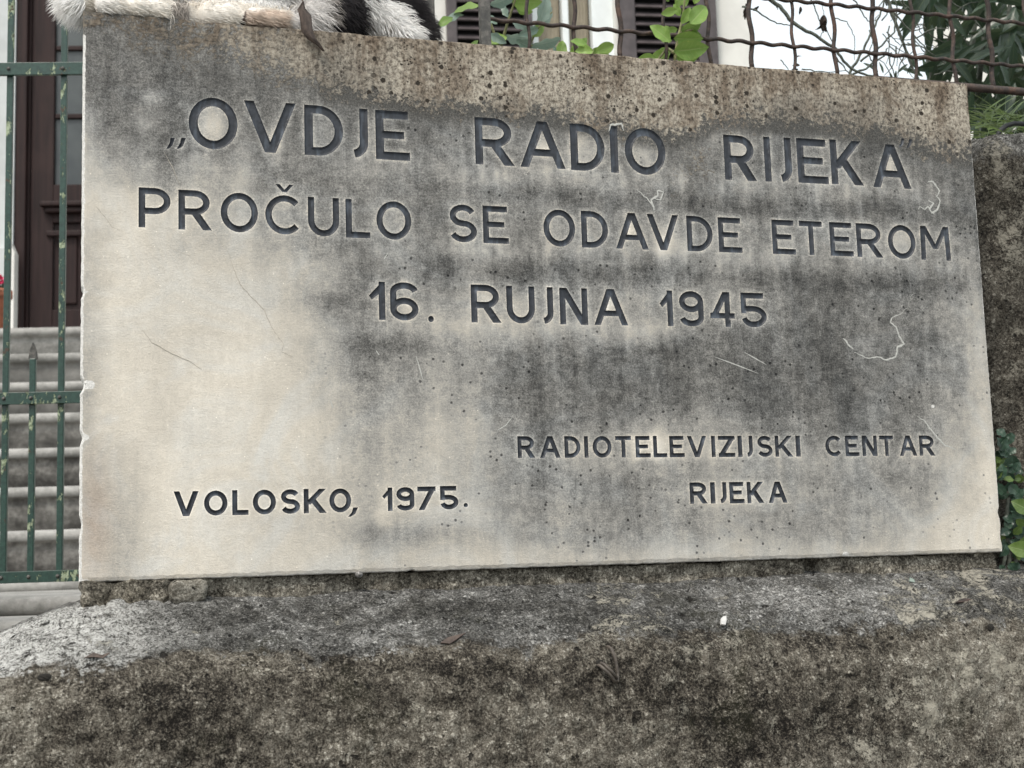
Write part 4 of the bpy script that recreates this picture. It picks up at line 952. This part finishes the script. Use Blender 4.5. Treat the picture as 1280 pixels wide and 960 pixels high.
LV=[unit('leaf',M['vine'],Wd=.62,fold=.35,curl=.15,seed=s) for s in (1,4)]; LBl=[unit('leaf',M['blue'],Wd=.5,fold=.45,curl=.25,lobes=2.5,seed=s) for s in (2,5)]
def plant(name,label,cat,root,leaves,stems,D,meshes,smat,rad,ks=1.0):
    e=empty(name,at(*root,D),label=label,cat=cat)
    for s in stems:
        pts=[at(x,y,D+.02*rl.uniform(-1,1))-e.location for x,y in s]
        n=len(pts); MB().tube(pts,[rad*(1-.6*i/(n-1)) for i in range(n)],6).build('stem',smat,e,True)
    for (x,y,l,a,*r) in leaves:
        place_leaf(rl.choice(meshes),e,at(x,y,D+rl.uniform(-.04,.04)),a,rl.uniform(-.3,.35),r[0] if r else rl.uniform(-.6,.6),l*D*MPX*ks)
    return e
plant('climbing_vine','young vine with bright green leaves in front of the right shutter','vine',(845,120),
 [(846,12,30,200),(846,10,32,75,.2),(862,30,44,48,.1),(858,40,26,-20,.5),(852,30,30,60,.2),(841,44,36,150,.1),(838,52,38,140,.2),(842,48,46,-6,.5),(850,38,34,12,.6),(840,50,20,190),(838,60,34,222,.1),(836,66,46,214,.1),(842,64,48,2,.4),(846,60,34,-22,.3),(845,72,32,-4,.5),(828,68,10,140),(868,5,34,70),(836,2,34,120),(858,8,36,110),(820,72,28,190),(850,20,22,120),(847,36,24,195)],
 [[(845,120),(843,80),(847,50),(853,25),(856,0),(860,-40)],[(843,66),(834,60),(826,70),(818,80)],[(849,42),(862,38),(874,36)]],2.15,LV,M['stem'],.003,.80)
plant('climbing_vine','low sprig of bright green leaves on the plaque top before the white window','vine',(735,110),
 [(742,64,28,178,.2),(744,66,34,25,.2),(736,66,38,10,.7),(705,75,30,-185+180,.2),(700,72,30,80),(735,58,26,160),(744,70,26,-8,.7),(718,74,24,95),(724,62,20,60)],
 [[(735,110),(735,80),(742,62)],[(735,90),(718,72),(706,62)]],2.12,LV,M['stem'],.0022,.85)
plant('thistle_like_weed','tall weed with blue-green lobed leaves behind the flat iron bar','weed',(628,110),
 [(600,8,50,185,.9),(580,18,44,200,.7),(566,22,34,212,.5),(612,6,44,12,.7),(640,2,42,-8,.5),(622,30,30,150),(640,26,28,-30,.6),(645,8,32,-20,.8),(655,6,28,0),(630,44,40,-12,.8),(645,50,44,-25,.4),(634,46,36,200,.5),(612,42,30,-35,.3),(648,44,38,20,.3),(672,32,44,65,.5),(676,30,38,48,.9),(665,56,52,6,.9),(662,44,34,35,.4),(692,58,30,-62,.4),(600,55,24,30),(590,60,18,60),(636,22,26,120)],
 [[(628,110),(624,60),(612,25),(606,0),(602,-30)],[(625,62),(634,30),(644,0),(648,-30)],[(640,110),(660,60),(672,36),(690,15)],[(640,110),(652,70),(666,56)]],2.2,LBl+LV[:1],M['stem'],.0028,.82)
# bare shrub
tw=empty('bare_shrub',at(1062,130,2.7),label='leafless twiggy shrub against the sky behind the wire mesh',cat='shrub')
def P3(x,y,d=2.7): return at(x,y,d)-tw.location
TW=[([(950,-10),(975,8),(990,28),(1020,45),(1045,62),(1062,85),(1080,92),(1110,102)],.0042),([(928,8),(942,12),(968,28),(988,32)],.002),([(955,-20),(970,6),(972,12)],.0018),
 ([(1060,135),(1062,90),(1075,70),(1085,50),(1100,20),(1108,-10)],.0035),([(1075,76),(1098,60),(1118,40),(1122,10),(1112,-20)],.0022),([(1010,-10),(1022,20),(1030,38),(1024,48)],.0016),([(1040,22),(1058,26),(1068,45),(1068,75)],.0013),
 ([(1060,-10),(1076,12),(1084,26),(1094,26),(1098,18)],.0016),([(1105,-10),(1115,14),(1128,50),(1140,82),(1152,110)],.0042),([(1108,40),(1120,52),(1128,58)],.0013),([(1118,16),(1140,40),(1158,62),(1170,70)],.0018),
 ([(1132,56),(1150,58),(1172,70),(1190,90)],.0016),([(1104,42),(1112,55),(1138,70),(1165,66)],.0012),([(976,74),(983,84),(990,96)],.0012),([(1002,86),(1030,90),(1058,88)],.0014),([(1035,60),(1052,80),(1062,92)],.002),([(1064,95),(1082,85),(1105,70),(1110,60)],.0025),([(1142,20),(1150,40),(1170,60),(1185,66)],.0012),([(1064,92),(1050,120)],.003),([(1045,62),(1030,30),(1028,5)],.0012),([(1124,-10),(1132,8),(1152,22),(1160,30)],.0015)]
for pts,r_ in TW:
    dd=rl.uniform(-.12,.12); q=[]
    for (a,b),(c_,d_) in zip(pts,pts[1:]):
        for k in range(5): t=k/5; q.append((a+(c_-a)*t+rl.uniform(-1.0,1.0),b+(d_-b)*t+rl.uniform(-1.0,1.0)))
    q.append(pts[-1]); n=len(q)
    MB().tube([P3(a,b,2.7+dd) for a,b in q],[r_*(1-.55*i/n) for i in range(n)],6).build('twig',M['twig'],tw,True)
for i in range(46):
    x=rl.uniform(1085,1215); y=rl.uniform(-5,118); a=R(rl.choice((rl.gauss(-60,30),rl.gauss(-125,30)))); L_=rl.uniform(22,60); p=[(x,y)]
    for k in range(6): a+=rl.gauss(0,.28); p.append((p[-1][0]+math.cos(a)*L_/6,p[-1][1]-math.sin(a)*L_/6*(-1 if i%3==0 else 1)))
    dd=rl.uniform(-.2,.35); MB().tube([P3(a_,b_,2.7+dd) for a_,b_ in p],[.0017*(1-.6*k/6) for k in range(7)],5).build('twig',M['twig'],tw,True)
bud=unit('dried_leaf',M['dry'],Wd=.5,fold=.6,curl=.6)
for x,y,l,a in ((1030,18,20,-95),(1032,24,16,-110),(1028,30,12,-60),(1000,82,10,170),(998,86,9,200),(932,4,16,-80),(940,12,10,10),(1000,8,9,-80),(996,72,7,40),(936,8,14,240)): place_leaf(bud,tw,at(x,y,2.65),a,0,rl.uniform(-1,1),l*2.65*MPX,name='dried_leaf')
ol=unit('leaf',M['ole'],Wd=.20,fold=.3,curl=.2); ol2=unit('leaf',M['ole'],Wd=.27,fold=.25,curl=.35,seed=3)
# oleander
oe=empty('oleander_bush',at(1230,140,2.9),label='dark green oleander with long leaves at the upper right corner',cat='bush')
for s in ([(1165,140),(1172,90),(1190,40),(1200,-20)],[(1220,150),(1225,90),(1232,30),(1240,-30)],[(1205,150),(1215,60),(1225,-20)],[(1262,150),(1255,80),(1262,10),(1266,-40)],[(1160,60),(1162,100),(1175,120)]):
    MB().tube([at(x,y,2.9+rl.uniform(-.1,.1))-oe.location for x,y in s],[.007,.006,.0045,.003][:len(s)],7).build('branch',M['twig'],oe,True)
cl=[(1160,-14),(1222,128),(1243,112),(1190,60),(1172,-25),(1200,-20),(1228,-15),(1256,-5),(1280,20),(1262,50),(1290,70),(1240,35),(1275,100),(1300,120),(1232,70)]
for ci,(x,y) in enumerate(cl):
    for k in range(17):
        a=rl.gauss(-95,48) if ci<5 else rl.uniform(-200,30)
        place_leaf(rl.choice((ol,ol2)),oe,at(x+rl.gauss(0,10),y+rl.gauss(0,10),2.9+rl.uniform(-.3,.3)),a,rl.uniform(-.5,.5),rl.uniform(-1.2,1.2),rl.uniform(42,78)*2.9*MPX)
for (x,y,l,a) in ((1190,85,42,-28),(1200,96,40,-20),(1150,92,36,118),(1154,96,30,150),(1120,88,16,-95),(1112,90,14,-70),(1140,80,14,240),(1135,80,20,215),(1160,100,30,95),(1176,30,34,-95),(1174,20,38,-88),(1165,30,42,-100),(1098,90,20,140),(1104,92,18,100)): place_leaf(ol2,oe,at(x,y,2.8),a,.1,.3,l*2.8*MPX)
# strap leaves (long narrow blades) under the rail
mb=MB()
for i in range(150):
    x=rl.uniform(1218,1300); y=rl.uniform(140,175); a=R(rl.uniform(5,175)); l=rl.uniform(25,75); d=rl.uniform(2.3,2.9); p=[]
    for k in range(5):
        t=k/4; p.append(at(x+math.cos(a)*l*t, y-math.sin(a)*l*t*.8+10*t*t, d+.1*t))
    w_=.0016
    for k in range(5):
        ww=w_*(1-.8*k/4); mb.v+=[p[k]+CY*ww,p[k]-CY*ww+CX*ww*.5]
        if k: n=len(mb.v); mb.f.append([n-4,n-3,n-1,n-2])
mb.build('grass_blades',M['blade'],kind='stuff',label='tuft of thin green blades behind the stone pier',cat='grass')
# ivy
iv=[unit('leaf',M['ivy'],Wd=.85,fold=.3,curl=.2,lobes=1.5,seed=s) for s in (1,2)]; ivg=unit('leaf',M['ivyg'],Wd=.8,fold=.25,curl=.25,seed=4)
ie=empty('ivy_plant',aty(1262,740,.03),label='dark ivy climbing between the plaque edge and the stone pier',cat='ivy')
for s in ([(1256,742),(1262,700),(1258,650),(1262,600),(1250,552)],[(1262,740),(1272,690),(1280,650)],[(1268,735),(1252,715),(1258,690)]):
    MB().tube([aty(x,y,.035)-ie.location for x,y in s],[.003]*len(s),6).build('stem',M['twig'],ie,True)
for i in range(95):
    t=rl.random(); y=545+195*t; x=rl.uniform(1249+8*t,1262+40*t)
    place_leaf(rl.choice(iv) if rl.random()<.85 else ivg,ie,aty(x,y,rl.uniform(.0,.045)),rl.uniform(0,360),rl.uniform(-.3,.5),rl.uniform(-.7,.7),rl.uniform(13,22)*1.95*MPX)
for (x,y,l,a) in ((1290,640,30,150),(1290,690,34,165),(1292,730,36,185),(1284,745,26,190)): place_leaf(ivg,ie,aty(x,y,-.02),a,.1,.1,l*1.95*MPX)

# flower pot at the left edge
pp=at(-11,402,6.3); pot=empty('flower_pot',(pp.x,pp.y,1.12),label='terracotta pot with pink flower at the left edge on the top step',cat='flower pot')
prp=[(.0,.002),(.085,.002),(.11,.19),(.125,.19),(.125,.235),(.105,.235),(.10,.20),(.0,.20)]
vs=[];n=24
for r_,z in prp:
    for j in range(n): a=2*math.pi*j/n; vs.append((r_*math.cos(a)*.72,r_*math.sin(a)*.72,z*.78))
MB().add(vs,[[i*n+j,i*n+(j+1)%n,(i+1)*n+(j+1)%n,(i+1)*n+j] for i in range(len(prp)-1) for j in range(n)]).build('pot',M['pot'],pot,True)
for (dx,dy,dz) in ((-.01,-.05,.245),(.02,-.03,.225),(-.05,0,.26)):
    MB().tube([(0,0,.15),(dx*.6,dy*.6,dz*.8),(dx,dy,dz)],.003,6).build('stem',M['stem'],pot,True)
    mb=MB()
    for k in range(26):
        a=rl.uniform(0,6.28); b=rl.uniform(-.6,1.3); v=Vector((math.cos(a)*math.cos(b),math.sin(a)*math.cos(b),math.sin(b)))*.030; t=v.orthogonal().normalized()*.013; t2=v.normalized().cross(t)
        c_=Vector((dx,dy,dz)); mb.add([c_+v*.3,c_+v+t,c_+v*1.25,c_+v-t],[[0,1,2,3]]); mb.add([c_+v*.3,c_+v+t2,c_+v*1.2,c_+v-t2],[[0,1,2,3]])
    mb.build('flower',M['pink'],pot)
for k in range(16):
    a=rl.uniform(0,360); o=link('leaf',iv[0],None,pot); o.location=(rl.uniform(-.06,.06),rl.uniform(-.06,.02),rl.uniform(.14,.22)); o.rotation_euler=(rl.uniform(-1,1),rl.uniform(-1,1),rl.uniform(0,6)); o.scale=(.05,)*3

# ------------------------------------------------------------ dried leaf hanging over the top edge
dl=[(379,2),(374,11),(379,20),(381,38),(390,48),(398,55),(405,64)]
mb=MB(); hw=[.0008,.005,.0075,.0070,.0045,.0024,.0008]; yy=[-.014,-.012,-.012,-.013,-.012,-.009,-.008]
n=7
for i,((x,y),h_,q) in enumerate(zip(dl,hw,yy)):
    c_=aty(x+(3 if 1<=i<=3 else 0),y,q)
    for j in range(n):
        v=-1+2*j/(n-1); mb.v.append(c_+Vector((v*h_,-.55*h_*math.cos(v*2.2)-.001*math.sin(j*2+i),.25*h_*v)))
    if i: k=len(mb.v); mb.f+=[[k-2*n+j,k-2*n+j+1,k-n+j+1,k-n+j] for j in range(n-1)]
o=mb.build('dried_leaf',M['dry'],None,True,label='curled dry brown leaf hanging over the top edge of the plaque under the cat',cat='dead leaf')
sm=o.modifiers.new('thick','SOLIDIFY'); sm.thickness=.0006
mb2=MB(); mb2.tube([aty(380,10,-.013),aty(378,0,-.010),aty(382,-12,-.004)],[.0009,.0007,.0005],6).build('leaf_stalk',M['dry'],o,True)

# ------------------------------------------------------------ cat
cat=empty('cat',(.22,.10,.71),label='white and black long-haired cat lying along the top of the plaque',cat='cat')
def cap(bm,p,q,r0,r1,n=7):
    for i in range(n):
        t=i/(n-1); c_=Vector(p).lerp(Vector(q),t); r_=r0+(r1-r0)*t
        bmesh.ops.create_icosphere(bm,subdivisions=2,radius=r_,matrix=Matrix.Translation(c_))
ZT=.7105
bm=bmesh.new()
cap(bm,(.07,.10,ZT+.085),(.22,.11,ZT+.085),.068,.078); cap(bm,(.22,.11,ZT+.085),(.38,.115,ZT+.085),.078,.082)         # chest, belly, rump
cap(bm,(.06,.09,ZT+.10),(.01,.07,ZT+.18),.055,.042)                                                              # neck
cap(bm,(.0,.06,ZT+.215),(-.018,.045,ZT+.208),.047,.041,3); cap(bm,(-.03,.03,ZT+.195),(-.045,.015,ZT+.19),.024,.017,3)    # head, muzzle
for s_ in (-1,1): cap(bm,(.015,.06+s_*.03,ZT+.245),(.022,.06+s_*.036,ZT+.282),.018,.003,6)                       # ears
cap(bm,(.20,.06,ZT+.03),(.115,.035,ZT+.016),.027,.018); cap(bm,(.10,.024,ZT+.014),(.028,.010,ZT+.0145),.0165,.0165); bmesh.ops.create_icosphere(bm,subdivisions=2,radius=.019,matrix=Matrix.Translation((.092,.013,ZT+.016)))
for k in range(3): bmesh.ops.create_icosphere(bm,subdivisions=2,radius=.0125,matrix=Matrix.Translation((.036+.030*k,.004,ZT+.0125)))
cap(bm,(.01,.05,ZT+.04),(-.012,.03,ZT+.022),.035,.020)                                                           # chest ruff past the left corner
cap(bm,(.24,.06,ZT+.035),(.16,.028,ZT+.018),.030,.021); cap(bm,(.16,.026,ZT+.016),(.185,.016,ZT+.016),.019,.019,3)       # second foreleg folded
cap(bm,(.262,.030,ZT+.016),(.215,.014,ZT+.0145),.018,.0155)                                                      # hind paw, pads forward
for k in range(4): bmesh.ops.create_icosphere(bm,subdivisions=2,radius=.0115,matrix=Matrix.Translation((.203+.016*k,.003+.002*abs(k-1.5),ZT+.0115+.003*(k%2))))
cap(bm,(.36,.075,ZT+.065),(.30,.045,ZT+.03),.058,.032)                                                           # thigh
cap(bm,(.37,.055,ZT+.075),(.425,.022,ZT+.016),.032,.014)                                                         # tail base to white tuft
cap(bm,(.42,.12,ZT+.065),(.445,.10,ZT+.045),.045,.034); 
me0=bpy.data.meshes.new('tmp'); bm.to_mesh(me0); bm.free(); tmp=bpy.data.objects.new('tmp',me0); C.objects.link(tmp)
rm_=tmp.modifiers.new('r','REMESH'); rm_.mode='VOXEL'; rm_.voxel_size=.0032; s2=tmp.modifiers.new('s','SMOOTH'); s2.iterations=3; s2.factor=.5
bpy.context.view_layer.update(); dg=bpy.context.evaluated_depsgraph_get(); me=bpy.data.meshes.new_from_object(tmp.evaluated_get(dg)); me.name='coat_and_shade'
bpy.data.objects.remove(tmp)
WHT=(.84,.83,.81); CRM=(.82,.74,.62); BLK=(.012,.012,.016); PNK=(.60,.48,.39); GRY=(.30,.28,.26)
def coat_and_shade(p):
    x,y,z=p; h=z-ZT; nz=noise.noise(Vector(p)*28)*.012
    c=WHT
    if 0<x<.27 and h<.04 and y<.06:
        k=.5+.5*noise.noise(Vector(p)*22); c=tuple(a*k+b*(1-k) for a,b in zip(CRM,WHT))
        if abs(x-.118)<.012: c=(.34,.31,.28)  # grey shade between the forepaws painted into the fur colour
        if abs(x-.197-h*.25)<.0035*(1-h/.018) and h<.018: return (.06,.04,.032)  # shaded gap beside the hind paw painted dark
        if abs(x-.231)<.0012 and h<.010: c=(.22,.15,.11)  # shade of the toe crease put into the colour
    wgt=max(0,min(1,(x-.196)/.006))*max(0,min(1,(.268+nz-x)/.014))*max(0,min(1,(.024+nz*.6-h)/.010))*(1 if y<.04 else 0)
    c=tuple(a*(1-wgt)+b*wgt for a,b in zip(c,PNK))
    if .26<x<.33: c=(.70,.68,.66) if x+nz<.305 else GRY
    if x+nz>.317 and not (h< .058+nz and .362+(.058-h)*.3<x+nz<.41+(.058-h)*.9 and y<.062): c=BLK
    if x>.452 and h<.03: c=BLK
    if h>.075 and x<.30 and noise.noise(Vector(p)*9)>.05: c=BLK
    if h>.16 and y>.07: c=BLK
    return c
vco=[v.co.copy() for v in me.vertices]; nrm=[v.normal.copy() for v in me.vertices]
cl_=np.array([(*coat_and_shade(v),1) for v in vco],np.float32)
a=me.attributes.new('coat_and_shade','FLOAT_COLOR','POINT'); a.data.foreach_set('color',cl_.ravel())
me.polygons.foreach_set('use_smooth',[True]*len(me.polygons))
off=Vector(cat.location); me.transform(Matrix.Translation(-off)); body=link('body',me,M['fur'],cat)
mb=MB(); fc=[]
polys=[p for p in me.polygons]; wts=np.array([p.area*(5.0 if p.center.z+off.z<ZT+.09 and p.center.y+off.y<.10 else .5) for p in polys]); wts/=wts.sum()
ids=rng.choice(len(polys),size=24000,p=wts); vs=[];fs=[];fcol=[]
for k_,ip in enumerate(ids):
    p=polys[ip]; c_=p.center.copy(); n_=p.normal.copy(); wp=c_+off
    j=Vector((rng.uniform(-1,1),rng.uniform(-1,1),rng.uniform(-1,1)))
    c_=c_+j*.0016
    col=coat_and_shade(wp); x,h=wp.x,wp.z-ZT
    ln=rng.uniform(.012,.022)
    if (x<.105 and h<.035 and x>.0) or (.13<x<.27 and h<.032 and wp.y<.05): ln=rng.uniform(.005,.009)
    elif x<.0: ln*=.9
    flow=Vector((.5,-.15,-.7)) if x>.26 else Vector((-.15,-.1,-.9))
    if (x<.105 and h<.035 and x>.0) or (.13<x<.27 and h<.032 and wp.y<.05): flow=Vector((1.6,-.1,-.35)); n_=n_*.35; j=j*.35
    if x<.0: flow=Vector((-.7,-.1,-.5))
    if .35<x<.46: flow=Vector((.75,-.1,-.55)); 
    if .26<x<.33 and h<.06: flow=Vector((.65,-.2,-.45)); ln*=1.3
    d=(n_*.55+flow*.8+j*.28).normalized(); tpt=d*ln
    mid=c_+d*ln*.5+n_*ln*.12; tip=c_+tpt+Vector((0,0,-.15*ln)); 
    if tip.x+off.x>.0: 
        zmin=ZT+.0008-off.z
        if tip.y+off.y>-.001: tip.z=max(tip.z,zmin); mid.z=max(mid.z,zmin)
    sd_=d.cross(CZ).normalized()*rng.uniform(.00028,.0005)
    b=len(vs); vs+=[c_-sd_,c_+sd_,mid+sd_*.8,mid-sd_*.8,tip]; fs+=[[b,b+1,b+2,b+3],[b+3,b+2,b+4]]
    v=rng.uniform(.75,1.15); fcol+= [(min(1,col[0]*v+.0),min(1,col[1]*v),min(1,col[2]*v),1)]*5
fm=mesh('fur',vs,fs,True); a=fm.attributes.new('coat_and_shade','FLOAT_COLOR','POINT'); a.data.foreach_set('color',np.array(fcol,np.float32).ravel()); link('fur',fm,M['fur'],cat,kind='stuff')
for s_ in (-1,1):
    bm=bmesh.new(); bmesh.ops.create_uvsphere(bm,u_segments=14,v_segments=10,radius=.0085,matrix=Matrix.Translation(Vector((-.052,.038+s_*.02-.0,ZT+.222))-off)); e_=bpy.data.meshes.new('eye'); bm.to_mesh(e_); bm.free(); link('eye',e_,M['eye'],cat)
bm=bmesh.new(); bmesh.ops.create_uvsphere(bm,u_segments=10,v_segments=8,radius=.006,matrix=Matrix.Translation(Vector((-.060,.006,ZT+.196))-off)); e_=bpy.data.meshes.new('nose'); bm.to_mesh(e_); bm.free(); link('nose',e_,M['nose'],cat)
